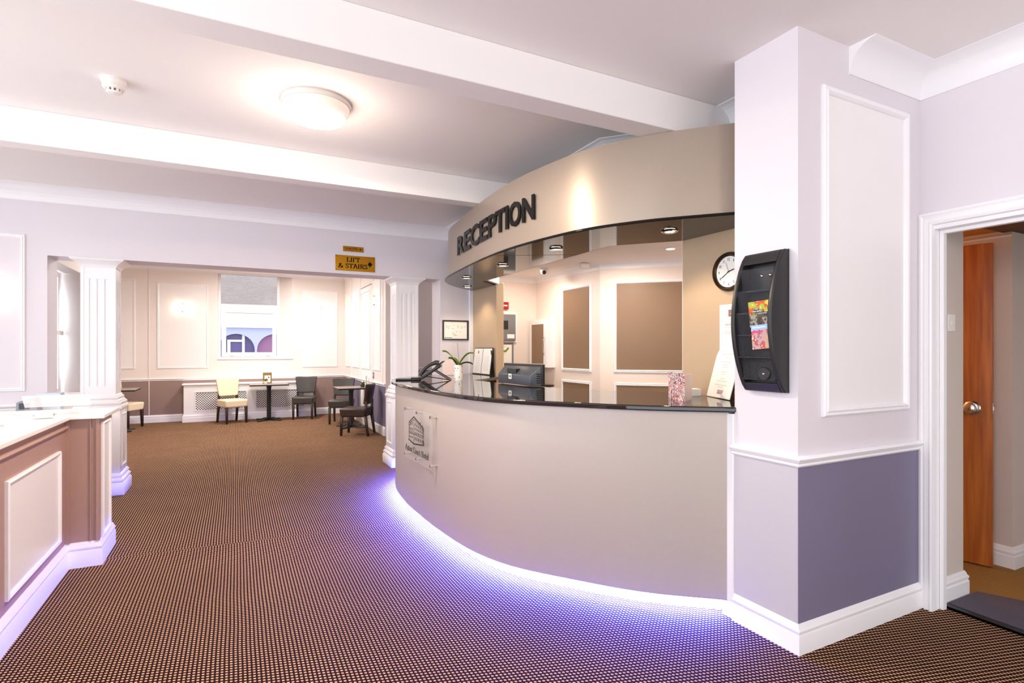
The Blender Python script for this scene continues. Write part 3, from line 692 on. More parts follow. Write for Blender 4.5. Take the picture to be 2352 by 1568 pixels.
serif(pq, 'Aston Court Hotel', .065 * pw, (1 - .85) * ph, .84 * pw, .050, .0082, .0094, MQ, ink, .17)
for s_, t_ in ((.06, .05), (.5, .06), (.96, .07), (.05, .94), (.48, .94), (.96, .93)):
    q = Q(s_, t_)
    build('standoff', MB().lathe([(.009, -.045), (.009, .008), (.012, .008), (.012, .014)], 14, MQ @ Matrix.Translation((q[0], q[1], 0))), chrome, pq, smooth=True)

# ================================================================== PILLARS
def pillar(name_loc, label):
    t = thing('fluted_pillar', label, 'pillar', name_loc)
    mb = MB()
    def st(z0, z1, h0, h1=None): mb.frustum((0, 0, z0), (h0, h0), (0, 0, z1), (h1 or h0, h1 or h0))
    st(0, .105, .225); st(.105, .125, .225, .212); st(.125, .150, .214, .220); st(.150, .172, .220, .198); st(.172, .195, .202, .206); st(.195, .215, .206, .190)
    build('base', mb, trimw, t, bevel=.003, seg=1)
    mb = MB(); mb.frustum((0, 0, .215), (.188, .188), (0, 0, .85), (.188, .188))
    pdl = build('pedestal', mb, trimw, t, bevel=.002, seg=1)
    for k in range(4):
        Mx = Matrix.Rotation(k * math.pi / 2, 4, 'Z') @ basis((-.12, -.188, .27), (1, 0, 0), (0, 0, 1))
        build('panel_moulding', MB().ring(.24, .53, [(0, 0), (0, .006), (.008, .010), (.016, .006), (.018, 0)], Mx), trimw, pdl)
    mb = MB()
    st(.85, .868, .200); st(.868, .90, .205, .188); st(.90, .925, .192); st(.925, .955, .186, .165); st(.955, .975, .168); st(.975, 1.0, .164, .146)
    build('plinth_cap', mb, trimw, t, bevel=.002, seg=1)
    mb = MB(); mb.box((-.128, -.128, 1.0), (.128, .128, 2.285)); z0, z1 = 1.085, 2.155
    for k in range(4):
        Mx = Matrix.Rotation(k * math.pi / 2, 4, 'Z')
        xs = [-.128, -.074, -.044, -.012, .018, .050, .080, .128]
        for i in range(0, 8, 2): mb.box((xs[i], -.139, z0), (xs[i + 1], -.127, z1), Mx)
        mb.box((-.128, -.139, 1.0), (.128, -.127, z0), Mx); mb.box((-.128, -.139, z1), (.128, -.127, 2.285), Mx)
        mb.box((.116, -.1425, 1.0), (.1425, -.116, 2.285), Mx)
    build('fluted_shaft', mb, trimw, t)
    mb = MB()
    pr = [(2.268, .142), (2.280, .150), (2.284, .150), (2.300, .162), (2.318, .186), (2.330, .204), (2.334, .212), (2.352, .222)]
    for (a, ha), (b, hb) in zip(pr[:-1], pr[1:]): st(a, b, ha, hb)
    build('capital', mb, trimw, t)
    return t
pillar((-1.214, 6.835, 0), 'white fluted square pillar behind the side desk, left of the opening')
pillar((1.930, 6.835, 0), 'white fluted square pillar beside the reception desk')

# ================================================================== SIDE DESK (left)
sd = thing('side_desk', 'taupe side desk with white moulded panels at the left edge', 'desk', (-1.0, 2.8, 0))
DMX = Matrix.Translation((1.0, -2.8, 0))
def sl_(mb): return MB().add(mb.v, mb.f, DMX)
build('carcass', sl_(MB().box((-1.85, .6, .0), (-1.0, 4.56, .985)).box((-1.85, 4.55, 0), (-.82, 4.97, .985))), deskb, sd, bevel=.003)
build('skirting_board', sl_(MB().sweep([(-1.0, .6), (-1.0, 4.55), (-.82, 4.55), (-.82, 4.97), (-1.85, 4.97)], [(-a, z) for a, z in skirt(.165)])), trimw, sd, smooth=True)
build('ledge_moulding', sl_(MB().sweep([(-1.0, .6), (-1.0, 4.53)], [(0, .925), (-.016, .925), (-.022, .935), (-.016, .948), (0, .948)])), deskb, sd)
build('corner_bead', sl_(MB().box((-1.0, 4.535, .165), (-.975, 4.552, .985)).box((-.868, 4.538, .165), (-.862, 4.552, .985)).box((-.835, 4.536, .165), (-.816, 4.56, .985))), deskb, sd)
for o, w, h in (((-1.0, 3.478, .222), .907, .585), ((-1.0, 2.35, .222), .907, .585), ((-1.0, 1.22, .222), .907, .585)):
    Mx = basis(o, (0, 1, 0), (0, 0, 1))
    Mx = basis((o[0], o[1] , o[2]), (0, 1, 0), (0, 0, 1))
    build('panel_moulding', sl_(MB().ring(w, h, [(0, 0), (0, .014), (.01, .02), (.022, .014), (.026, 0)], Mx)), trimw, sd)
    build('panel_infill', sl_(MB().box((.012, .012, 0), (w - .012, h - .012, .006), Mx)), trimw, sd)
Mx = basis((-.82, 4.610, .165), (0, 1, 0), (0, 0, 1))
build('panel_moulding', sl_(MB().ring(.26, .79, [(0, 0), (0, .012), (.01, .018), (.02, .012), (.024, 0)], Mx)), trimw, sd)
build('panel_infill', sl_(MB().box((.01, .01, 0), (.25, .78, .005), Mx)), trimw, sd)
tag(build('worktop', MB().prism([(-1.95, .6), (-.965, .6), (-.965, 4.515), (-.785, 4.515), (-.785, 5.03), (-1.95, 5.03)], .986, 1.016), whitestone, bevel=.006), 'white worktop on the taupe side desk', 'worktop')
Z1 = 1.016
# clutter on the side desk
ah = thing('leaflet_rest', 'clear acrylic sloping leaflet rest on the white side desk top', 'leaflet holder', (-1.06, 4.56, Z1), R(3))
build('back_plate', MB().add([(-.15, .0, .062), (.19, .0, .062), (.16, .16, .125), (-.20, .16, .125), (-.15, .004, .060), (.19, .004, .060), (.16, .164, .123), (-.20, .164, .123)], [(0, 1, 2, 3), (4, 7, 6, 5), (0, 4, 5, 1), (2, 6, 7, 3), (1, 5, 6, 2), (0, 3, 7, 4)]), acrylw, ah)
build('front_lip', MB().box((-.15, -.004, .0), (.19, 0, .064)), acryl, ah)
build('foot', MB().box((-.15, 0, 0), (.19, .14, .004)).box((.186, 0, .0), (.19, .14, .07)), acryl, ah)
bc = thing('business_card_box', 'small clear box of cards in front of the leaflet rest', 'box', (-1.075, 4.40, Z1), R(10))
build('tray', MB().box((-.05, -.03, 0), (.05, .03, .004)).box((-.05, -.03, 0), (-.047, .03, .035)).box((.047, -.03, 0), (.05, .03, .035)).box((-.05, .027, 0), (.05, .03, .045)), acryl, bc)
build('card_stack', MB().box((-.043, -.025, .005), (.043, .025, .03)), paper, bc, bevel=.001, seg=1)
tr = thing('tray_stand', 'wide white stand with a shallow tray on the side desk, far left', 'stand', (-1.50, 4.12, Z1))
build('stem', MB().lathe([(.09, 0), (.09, .008), (.078, .05)], 24), whitepl, tr, smooth=True)
build('dish', MB().lathe([(.075, .048), (.15, .070), (.185, .092), (.18, .092), (.14, .078), (.05, .062)], 28), whitepl, tr, smooth=True)
pe = thing('ballpoint_pen', 'black and silver pen lying on the white side desk top', 'pen', (-1.22, 4.02, Z1 + .005), R(20))
build('barrel', MB().tube([(-.06, 0, 0), (.06, 0, 0)], .004, 10), chrome, pe, smooth=True)
build('tip', MB().tube([(-.085, 0, 0), (-.072, 0, 0), (-.06, 0, 0)], .004, 10, radii=[.003, .0055, .0045]), blackpl, pe, smooth=True)
pp = tag(build('paper_stack', MB().box((-.12, -.09, 0), (.12, .09, .012)).box((-.11, -.085, .012), (.115, .088, .018)), paper), 'white paper stack on the side desk under the picture moulding', 'paper'); pp.location = (-1.62, 3.72, Z1); pp.rotation_euler = (0, 0, R(12))
# low cabinet behind, holding two boxes
cb = thing('low_cabinet', 'low white cabinet tucked between side desk and pillar', 'cabinet', (-1.75, 5.9, 0))
build('carcass', MB().box((-.35, -.25, .05), (.35, .25, .93)).box((-.33, -.23, 0), (.33, .23, .05)), whitepl, cb, bevel=.004)
build('door', MB().box((-.34, -.266, .07), (-.005, -.25, .92)), whitepl, cb, bevel=.003)
build('door', MB().box((.005, -.266, .07), (.34, -.266 + .016, .92)), whitepl, cb, bevel=.003)
bx = thing('display_box', 'pale blue box with a red label beside the left pillar', 'box', (-1.42, 5.98, .93))
build('carton', MB().box((-.075, -.06, 0), (.085, .06, .148)), mat('pale_blue_card', srgb(214, 224, 236), .6), bx, bevel=.003)
build('printed_label', MB().box((.01, -.0612, .085), (.055, -.0605, .105)), redlab, bx)
gd = thing('grey_card_terminal', 'grey sloping device next to the pale blue box', 'device', (-1.54, 5.86, .93))
build('housing', MB().add([(-.06, -.05, 0), (.09, -.05, 0), (.09, .06, 0), (-.06, .06, 0), (-.06, -.05, .085), (.05, -.05, .12), (.06, .06, .135), (-.06, .06, .09)], [(0, 3, 2, 1), (4, 5, 6, 7), (0, 1, 5, 4), (1, 2, 6, 5), (2, 3, 7, 6), (3, 0, 4, 7)]), greymet, gd, bevel=.006)
build('screen', MB().box((-.04, -.052, .03), (.03, -.05, .08)), darkpl, gd)

# ================================================================== LIGHT FITTINGS, SIGNS ON WALLS
cl_ = thing('ceiling_lamp', 'round white ceiling lamp glowing between the two beams', 'lamp', (.457, 3.6, H))
build('base_ring', MB().lathe([(.205, 0), (.21, -.012), (.205, -.028), (.19, -.034)], 40), whitepl, cl_, smooth=True)
build('diffuser_side', MB().lathe([(.198, -.030), (.192, -.060), (.176, -.088), (.168, -.092)], 40, caps=False), glowside, cl_, smooth=True)
build('diffuser', MB().lathe([(.172, -.086), (.166, -.104), (.13, -.116), (.06, -.122)], 40), glow, cl_, smooth=True)
sk = thing('smoke_detector', 'white smoke detector on the ceiling at the left', 'smoke detector', (-.622, 3.83, H))
build('base', MB().lathe([(.062, 0), (.064, -.012), (.058, -.026), (.056, -.030)], 28), whitepl, sk, smooth=True)
build('ring', MB().lathe([(.054, -.028), (.056, -.045), (.047, -.056)], 28), whitepl, sk, smooth=True)
vm = MB()
for k in range(10):
    a = 2 * math.pi * k / 10
    vm.box((-.006, .030, -.070), (.006, .040, -.054), Matrix.Rotation(a, 4, 'Z'))
build('chamber_vane', vm, whitepl, sk)['kind'] = 'stuff'
build('chamber', MB().lathe([(.032, -.054), (.030, -.070)], 20), darkpl, sk, smooth=True)
build('cap', MB().lathe([(.036, -.068), (.034, -.076), (.020, -.080)], 24), whitepl, sk, smooth=True)
# brass signs
sg = thing('brass_sign', 'larger brass plate lettered LIFT & STAIRS above the opening', 'sign', (1.05, YW - .006, 2.388))
MS = basis((0, 0, 0), (1, 0, 0), (0, 0, 1)); w, h = .462, .182
build('plate', MB().box((0, 0, -.006), (w, h, .003), MS), brass, sg, bevel=.002)
serif(sg, 'LIFT', .275 * w, .58 * h, .34 * w, .30 * h, .003, .0042, MS, letterm, .2); serif(sg, '& STAIRS', .07 * w, .17 * h, .74 * w, .30 * h, .003, .0042, MS, letterm, .2)
build('arrow', MB().prism([(.825 * w, .41 * h), (.855 * w, .41 * h), (.855 * w, .28 * h), (.935 * w, .50 * h), (.855 * w, .72 * h), (.855 * w, .59 * h), (.825 * w, .59 * h)], .003, .0042, MS), letterm, sg)
for a, b in ((.02, .95), (.98, .95), (.02, .05), (.98, .05)):
    build('screw', MB().lathe([(.004, .003), (.003, .005)], 10, MS @ Matrix.Translation((a * w, b * h, 0))), bronze, sg)
sg2 = thing('brass_sign', 'small brass plate lettered TOILETS above the larger brass plate', 'sign', (1.138, YW - .006, 2.618)); w, h = .238, .062
build('plate', MB().box((0, 0, -.006), (w, h, .003), MS), brass, sg2, bevel=.0015)
serif(sg2, 'TOILETS', .11 * w, .28 * h, .60 * w, .46 * h, .003, .004, MS, mat('maroon_letters', srgb(80, 16, 24), .4), .2)
build('arrow', MB().prism([(.80 * w, .42 * h), (.83 * w, .42 * h), (.83 * w, .25 * h), (.895 * w, .5 * h), (.83 * w, .75 * h), (.83 * w, .58 * h), (.80 * w, .58 * h)], .003, .004, MS), letterm, sg2)
for a in (.045, .955): build('screw', MB().lathe([(.003, .003), (.002, .0045)], 8, MS @ Matrix.Translation((a * w, .5 * h, 0))), bronze, sg2)
# framed map
fm = thing('framed_map', 'black framed map on the wall above the orchid', 'picture', (2.378, YW, 1.575)); w, h = .355, .258
build('frame', MB().ring(w, h, [(0, 0), (0, .018), (.004, .02), (.016, .018), (.019, 0)], MS), blackpl, fm)
build('sheet', MB().box((.015, .015, 0), (w - .015, h - .015, .006), MS), paper, fm)
ml = MB()
random.seed(4)
for gx, gy in ((.16, .62), (.6, .62), (.42, .28)):
    ml.box(((gx - .02) * w, gy * h, .006), ((gx + .0) * w, (gy + .14) * h, .0066), MS)
    for k in range(9):
        x = gx + random.uniform(0, .26); y = gy + random.uniform(-.08, .14); ww = random.uniform(.02, .07)
        ml.box((x * w, y * h, .006), ((x + ww) * w, (y + random.uniform(.01, .04)) * h, .0066), MS)
build('drawing', ml, inkpale, fm)
build('caption', MB().box((.16 * w, .105 * h, .006), (.37 * w, .13 * h, .0067), MS).box((.09 * w, .10 * h, .006), (.14 * w, .14 * h, .0067), MS), ink, fm)

def sconce(x, y, z, rz, label):
    t = thing('wall_sconce', label, 'wall lamp', (x, y, z), rz, 'glowing wall sconces')
    build('back_plate', MB().box((-.025, -.012, -.07), (.025, 0, .07)), chrome, t, bevel=.003)
    build('glass_tube', MB().lathe([(.028, -.062), (.030, -.05), (.030, .05), (.028, .062)], 18, Matrix.Translation((0, -.06, 0))), sconceglow, t, smooth=True)
    build('cap', MB().lathe([(.020, .062), (.022, .072), (.012, .084)], 16, Matrix.Translation((0, -.06, 0))), brass, t, smooth=True)
    build('cap', MB().lathe([(.012, -.084), (.022, -.072), (.020, -.062)], 16, Matrix.Translation((0, -.06, 0))), brass, t, smooth=True)
sconce(-.947, YF, 2.30, 0, 'lit wall sconce in the moulded panel left of the lounge window')
sconce(1.725, YF, 2.32, 0, 'lit wall sconce in the moulded panel right of the lounge window')
sconce(2.25, 9.68, 2.32, R(-90), 'lit wall sconce on the lounge side wall beyond the right pillar')
sconce(-2.04, YW, 1.98, 0, 'lit wall sconce in the panel at the left edge of the lobby')

# clock
ck = thing('wall_clock', 'round bronze rimmed wall clock beside the pier', 'clock', (2.86, 2.505, 1.956))
MC = basis((0, 0, 0), (0, -1, 0), (0, 0, 1))
build('rim', MB().lathe([(.125, 0), (.128, .012), (.120, .028), (.112, .030), (.108, .022), (.102, .018), (.100, .010)], 48, MC, caps=False), bronze, ck, smooth=True)
build('dial', MB().lathe([(.104, .0), (.104, .010)], 48, MC), paper, ck)
for k in range(1, 13):
    a = R(90 - 30 * k); r_ = .080; hh = .019; ww = {1: .0042, 11: .0125}.get(k, .018 if k > 9 else .010)
    build('numeral', text_mb(str(k), .0, .0008, (ww, hh), MC @ Matrix.Translation((r_ * math.cos(a) - ww / 2, r_ * math.sin(a) - hh / 2, .0102))), ink, ck)
def hand(ang, l, w):
    return MB().prism([(-.012, -w / 2), (l * .7, -w * .7), (l, 0), (l * .7, w * .7), (-.012, w / 2)], .0115, .0125, MC @ Matrix.Rotation(R(ang), 4, 'Z'))
build('hour_hand', hand(16, .052, .005), letterm, ck); build('minute_hand', hand(213, .084, .004), letterm, ck); build('second_hand', hand(110, .07, .0015), inkbrown, ck)
build('hub', MB().lathe([(.004, .011), (.004, .0145)], 12, MC), letterm, ck)
# notices beside the clock
nt_ = thing('wall_notice', 'white notice with a brown crest on the panel below the clock', 'notice', (2.859, 2.585, 1.42))
MN = basis((0, 0, 0), (0, -1, 0), (0, 0, 1))
build('sheet', MB().box((0, 0, 0), (.30, .325, .003), MN), paper, nt_)
build('border_line', MB().ring(.27, .30, [(0, .003), (0, .0036), (.002, .0036), (.002, .003)], MN @ Matrix.Translation((.015, .012, 0))), inkpale, nt_)
build('crest', MB().box((.072, .245, .003), (.165, .29, .0036), MN), inkbrown, nt_)
build('crest_mark', MB().ribbon([(.088, .262), (.115, .278), (.145, .262)], .003, .0036, .0042, MN).box((.098, .256, .0036), (.103, .266, .0042), MN).box((.112, .256, .0036), (.117, .266, .0042), MN).box((.126, .256, .0036), (.131, .266, .0042), MN), paper, nt_)
build('heading', text_mb('ASTON COURT', .01, .0006, (.15, .009), MN @ Matrix.Translation((.045, .188, .003))), ink, nt_)
nl = MB()
for y_, x0_, x1_ in ((.225, .07, .22), (.205, .045, .25), (.172, .045, .22), (.15, .04, .13), (.14, .04, .22), (.131, .04, .22)): nl.box((x0_, y_, .003), (x1_, y_ + .003, .0035), MN)
build('text_lines', nl, inkpale, nt_)
es = thing('menu_easel', 'tall cream card leaning on a wooden easel at the worktop end', 'notice', (2.73, 2.50, 1.142))
A = Vector((2.800 - 2.73, 2.640 - 2.50, .0)); B = Vector((2.665 - 2.73, 2.335 - 2.50, .0)); Tp = Vector((2.842 - 2.73, 2.52 - 2.50, .32)); U = (B - A).normalized(); 
V = Vector((.075, -.035, .32)).normalized()
Nn = U.cross(V).normalized()
def pt(a, b, c=0): return A + U * a + V * b + Nn * c
L_ = (B - A).length
def quad_sheet(a0, a1, b0, b1, c0, c1):
    return MB().add([pt(a0, b0, c0), pt(a1, b0, c0), pt(a1, b1, c0), pt(a0, b1, c0), pt(a0, b0, c1), pt(a1, b0, c1), pt(a1, b1, c1), pt(a0, b1, c1)], [(0, 3, 2, 1), (4, 5, 6, 7), (0, 1, 5, 4), (1, 2, 6, 5), (2, 3, 7, 6), (3, 0, 4, 7)])
sgn = 1 if Nn.x < 0 else -1
build('card', quad_sheet(0, L_, .004, .335, 0, .004 * sgn), paper, es)
tl = MB()
for k, (b_, w_) in enumerate([(.285, .16), (.265, .05), (.235, .14), (.215, .08), (.2, .1), (.17, .09), (.155, .05), (.125, .06), (.11, .15), (.085, .17), (.072, .08)]):
    q = quad_sheet(L_ * .5 - w_ / 2, L_ * .5 + w_ / 2, b_, b_ + .003, .004 * sgn, .0046 * sgn); tl.add(q.v, q.f)
build('text_lines', tl, inkpale, es)
build('vignette', quad_sheet(L_ * .42, L_ * .66, .028, .055, .004 * sgn, .0047 * sgn), bro2, es)
build('easel_back', quad_sheet(L_ - .06, L_ - .005, .02, .30, -.004 * sgn, -.016 * sgn), wooddk, es)
build('prop_leg', MB().tube([pt(L_ * .7, .2, -.016 * sgn), (.118, -.10, .004)], .005, 6), wooddk, es)
# greeting card, white box, on the worktop
ZT = 1.142
gc = thing('greeting_card', 'standing greeting card printed in red and white on the worktop', 'card', (2.36, 2.40, ZT))
def leaf(a, b, h, t=.003):
    a = Vector(a); b = Vector(b); d = (b - a).normalized(); n = Vector((-d.y, d.x)) * t
    return MB().prism([a, b, b + n, a + n], 0, h)
build('front_leaf', leaf((.135, .275), (0, 0), .165), cardprint, gc)
build('back_leaf', leaf((.20, .14), (0.002, 0.002), .160), pinkm, gc)
wbx = thing('white_carton', 'small white carton by the easel on the worktop', 'box', (2.745, 2.70, ZT), R(-25))
build('carton', MB().box((-.05, -.045, 0), (.03, .045, .048)), paper, wbx, bevel=.002)
build('flap_line', MB().box((-.0505, -.044, .030), (-.05, .044, .0312)), inkpale, wbx)
# touch-screen till seen from behind
tl_ = thing('till_screen', 'black touch screen till seen from behind on the worktop', 'monitor', (2.19, 4.24, ZT), R(2))
hs = MB().add([(-.02, .29, .008), (-.02, -.28, .008), (-.02, -.28, .15), (-.02, .29, .15), (-.02, .29, .09), (-.02, -.28, .09),
               (.065, .31, .005), (.065, -.33, .005), (.075, -.33, .178), (.075, .31, .178)],
              [(0, 4, 5, 1), (4, 8 + 1, 8, 5), (0, 1, 7, 6), (1, 5, 8, 7), (0, 6, 9, 4), (6, 7, 8, 9)])
build('rear_housing', hs, darkpl, tl_, bevel=.006)
build('screen_bezel', MB().box((.060, -.345, .004), (.088, .325, .186)), blackpl, tl_, bevel=.004)
build('recess', MB().box((-.012, -.03, .108), (.03, .13, .142)), blackpl, tl_)
build('cable_clip', MB().ring(.05, .045, [(0, 0), (0, .004), (.012, .004), (.012, 0)], basis((-.0225, .075, .052), (0, -1, 0), (0, 0, 1))), whitepl, tl_)
for yy in (.10, .0): build('screw', MB().lathe([(.004, 0), (.003, .002)], 10, basis((-.0205, yy, .035), (0, -1, 0), (0, 0, 1))), blackpl, tl_)
gr = MB()
for k in range(5): gr.box((.02, -.33 + .002, .03 + k * .018), (.055, -.318, .038 + k * .018))
build('vent_slot', gr, blackpl, tl_)
# phone
ph = thing('desk_phone', 'black desk phone on a tilted stand at the left worktop end', 'telephone', (1.78, 5.30, ZT), R(-25))
tilt = Matrix.Rotation(R(-34), 4, 'Y')
MP = Matrix.Translation((-.10, 0, .018)) @ tilt
build('body', MB().box((0, -.10, -.012), (.235, .10, .016), MP), blackpl, ph, bevel=.008)
kb_ = MB()
for i in range(5):
    for j in range(3): kb_.box((.03 + i * .024, -.075 + j * .028, .016), (.046 + i * .024, -.055 + j * .028, .021), MP)
build('key', kb_, greymet, ph)
build('display', MB().box((.165, -.09, .016), (.235, .02, .022), MP), clearpl, ph)
build('display_flap', MB().box((.19, -.10, .014), (.285, .10, .024), MP), blackpl, ph, bevel=.004)
build('handset', MB().tube([MP @ Vector(p) for p in ((-.005, .072, .03), (.02, .072, .05), (.08, .072, .068), (.14, .072, .070), (.20, .072, .056), (.225, .072, .034))], .018, 10, radii=[.026, .024, .016, .016, .024, .026]), blackpl, ph, smooth=True)
build('stand', MB().tube([MP @ Vector((.16, -.08, -.012)), (.19, -.08, .004)], .006, 6).tube([MP @ Vector((.16, .08, -.012)), (.19, .08, .004)], .006, 6).tube([MP @ Vector((.06, -.08, -.012)), (.19, -.08, .006)], .005, 6).tube([(.19, -.08, .006), (.19, .08, .006)], .006, 6), blackpl, ph)
kt = thing('card_reader', 'flat black tray lying left of the desk phone', 'tray', (1.575, 5.40, ZT), R(-20))
build('pad', MB().box((-.13, -.07, .0), (.12, .07, .016)), blackpl, kt, bevel=.006)
build('rest', MB().box((.02, -.06, .016), (.11, .06, .026)), blackpl, kt, bevel=.004)
# orchid
oc = thing('potted_orchid', 'green leaved orchid in a spotted white pot on the worktop', 'plant', (1.996, 5.115, ZT))
build('pot', MB().lathe([(.040, 0), (.043, .02), (.047, .155), (.050, .158), (.046, .158), (.043, .140), (.010, .138)], 28), whitepl, oc, smooth=True)
random.seed(3)
for k in range(26):
    a = k * 2.4; z = random.uniform(.015, .145); r_ = .0431 + .0042 * z / .155
    build('dot', MB().lathe([(.0055, 0), (.005, .0012)], 8, basis((r_ * math.cos(a), r_ * math.sin(a), z), (-math.sin(a), math.cos(a), 0), (0, 0, 1))), [ink, inkbrown, inkpale][k % 3], oc)
def leafmb(ang, l, w, rise, droop):
    mb = MB(); n = 9; v = []; f = []
    for i in range(n):
        t = i / (n - 1); r_ = l * t; z = .140 + rise * math.sin(t * math.pi * .5) - droop * t * t
        ww = 1.35 * w * math.sin(math.pi * min(1, .12 + .88 * t)) ** .7 * (1 if t < .97 else .3) + .002
        for sgn_, dz in ((-1, .012), (0, 0), (1, .012)):
            px = r_ * math.cos(ang) - sgn_ * ww * math.sin(ang); py = r_ * math.sin(ang) + sgn_ * ww * math.cos(ang)
            v += [(px, py, z + dz), (px, py, z + dz - .003)]
    for i in range(n - 1):
        for k in range(2):
            a, b = 6 * i + 2 * k, 6 * (i + 1) + 2 * k
            f += [(a, b, b + 2, a + 2), (a + 1, a + 3, b + 3, b + 1)]
    return mb.add(v, f)
for ang, l, w, rise, droop, m_ in ((R(150), .16, .024, .17, .02, leafm), (R(110), .10, .022, .09, .01, leafd), (R(-35), .15, .024, .07, .05, leafd), (R(-50), .17, .013, .16, .03, leafm), (R(175), .10, .022, .10, .02, leafd)):
    build('leaf', leafmb(ang, l, w, rise, droop), m_, oc, smooth=True)
build('stem', MB().tube([(0, 0, .13), (.006, -.006, .22), (-.004, .004, .33), (-.006, .006, .38)], .0025, 6), stickm, oc)
build('support_cane', MB().tube([(.012, -.01, .13), (.002, -.002, .26)], .002, 6), stickm, oc)
# leaflet holder behind the phone, folder
lh = thing('leaflet_stand', 'clear acrylic leaflet stand with pink sheets behind the phone', 'leaflet holder', (2.33, 6.20, ZT), R(-8))
build('back', MB().box((-.11, 0, 0), (.11, .004, .19)), acryl, lh)
build('base', MB().box((-.11, -.06, 0), (.11, .004, .004)), acryl, lh)
build('leaflet', MB().box((-.105, -.006, .006), (.105, -.001, .185)), pinkm, lh)
mf = thing('menu_folder', 'open black folder with two cream pages against the taupe partition', 'folder', (2.745, 6.235, ZT))
MF = Matrix.Translation((-.012, 0, 0)) @ Matrix.Rotation(R(7), 4, 'Y')
build('cover', MB().box((0, -.275, .0), (.008, .275, .335), MF), blackpl, mf, bevel=.002)
for y0 in (-.262, .008):
    build('page', MB().box((-.0025, y0, .012), (.001, y0 + .254, .325), MF), paper, mf)
    q = MB()
    for k in range(12): q.box((-.0032, y0 + .05, .05 + k * .016), (-.0024, y0 + .05 + random.uniform(.1, .16), .052 + k * .016), MF)
    build('text_lines', q, inkpale, mf)
build('crest', MB().box((-.0032, .12, .262), (-.0024, .15, .298), MF), inkbrown, mf)
build('rear_strut', MB().add([(.008, -.275, .30), (.008, -.25, .30), (.045, -.25, .0), (.045, -.275, .0), (.014, -.275, .30), (.014, -.25, .30), (.052, -.25, 0), (.052, -.275, 0)], [(0, 1, 2, 3), (4, 7, 6, 5), (0, 4, 5, 1), (1, 5, 6, 2), (2, 6, 7, 3), (3, 7, 4, 0)]), blackpl, mf)

# ------------------------------------------------------------------ office fittings
kc = thing('key_cabinet', 'white wall cabinet with a brown door in the reception office', 'cabinet', (3.64, 6.355, 1.215))
build('carcass', MB().box((0, -.225, 0), (.12, .23, .635)), trimw, kc, bevel=.003)
dr = build('door', MB().box((-.018, -.225, .002), (0, .23, .633)), trimw, kc, bevel=.003)
build('door_panel', MB().box((-.020, -.150, .05), (-.017, .165, .575)), brownp, dr)
build('handle', MB().tube([(-.02, -.175, .17), (-.045, -.178, .21), (-.055, -.178, .28), (-.045, -.178, .36), (-.02, -.175, .40)], .005, 8), chrome, dr, smooth=True)
build('cable', MB().tube([(.08, .08, 0), (.08, .08, -.2)], .006, 6).tube([(.09, .03, 0), (.09, .03, -.26)], .006, 6), bronze, kc)
kt2 = thing('wall_tray', 'thin dark shelf bracket under the key cabinet', 'shelf', (3.66, 6.36, .975))
build('shelf_board', MB().box((-.06, -.20, 0), (.10, .1, .012)), bronze, kt2)
build('support', MB().box((.04, -.19, -.04), (.10, .08, -.02)), trimw, kt2)
fa = thing('fire_call_point', 'red fire alarm call point on the office wall', 'alarm', (3.255, YW - .01, 2.00))
build('box', MB().box((-.055, -.04, 0), (.055, 0, .096)), redpl, fa, bevel=.004)
build('label_plate', MB().box((-.04, -.042, .04), (.035, -.04, .056)), paper, fa)
mb_ = thing('meter_box', 'grey alarm control box under the red call point', 'control box', (3.25, YW - .01, 1.575))
build('surround', MB().ring(.38, .41, [(0, 0), (0, .02), (.03, .02), (.03, 0)], basis((-.19, 0, -.025), (1, 0, 0), (0, 0, 1))), trimw, mb_)
build('housing', MB().box((-.16, -.05, 0), (.16, 0, .355)), greymet, mb_, bevel=.004)
build('window', MB().box((-.10, -.052, .15), (.045, -.05, .27)), blackpl, mb_, bevel=.004)
build('printed_label', MB().box((.03, -.0515, .03), (.14, -.05, .085)), paper, mb_)
build('lock', MB().lathe([(.006, 0), (.005, .006)], 10, basis((.11, -.05, .18), (1, 0, 0), (0, 0, 1))), chrome, mb_)
fn_ = thing('framed_notice', 'grey framed notice with a green ribbon mark below the control box', 'notice', (3.25, YW - .01, 1.10)); w, h = .31, .445
MW = basis((-.165, 0, 0), (1, 0, 0), (0, 0, 1))
build('frame', MB().ring(w, h, [(0, 0), (0, .016), (.02, .012), (.026, 0)], MW), greymet, fn_)
build('sheet', MB().box((.02, .02, 0), (w - .02, h - .02, .006), MW), paper, fn_)
build('mark', MB().prism([(.06, .315), (.2, .315), (.25, .37), (.225, .385), (.19, .345), (.06, .35)], .006, .0068, MW), greenm, fn_)
build('text_lines', MB().box((.1, .385, .006), (.19, .392, .0066), MW).box((.13, .29, .006), (.2, .295, .0066), MW), inkpale, fn_)
dc = thing('dome_camera', 'white dome camera with a black eye on the office ceiling', 'camera', (3.42, 5.84, 2.46))
build('base', MB().lathe([(.06, 0), (.06, -.012), (.052, -.03)], 24), whitepl, dc, smooth=True)
build('dome', MB().lathe([(.050, -.028), (.048, -.045), (.036, -.065), (.014, -.074)], 20), whitepl, dc, smooth=True)
build('eye', MB().lathe([(.026, 0), (.024, .014), (.012, .022)], 16, basis((-.02, -.03, -.052), (.83, -.55, 0), (-.25, -.38, .89))), blackpl, dc, smooth=True)
sn = thing('motion_sensor', 'small white sensor box at the office cornice', 'sensor', (3.63, 5.27, 2.40), R(-20))
build('housing', MB().box((-.05, -.05, 0), (.05, .05, .055)), whitepl, sn, bevel=.006)
build('lens', MB().box((-.056, -.028, .012), (-.05, .028, .04)), officew, sn, bevel=.003)
od = thing('office_downlight', 'small white lit downlight in the office ceiling', 'downlight', (3.86, 4.11, 2.46))
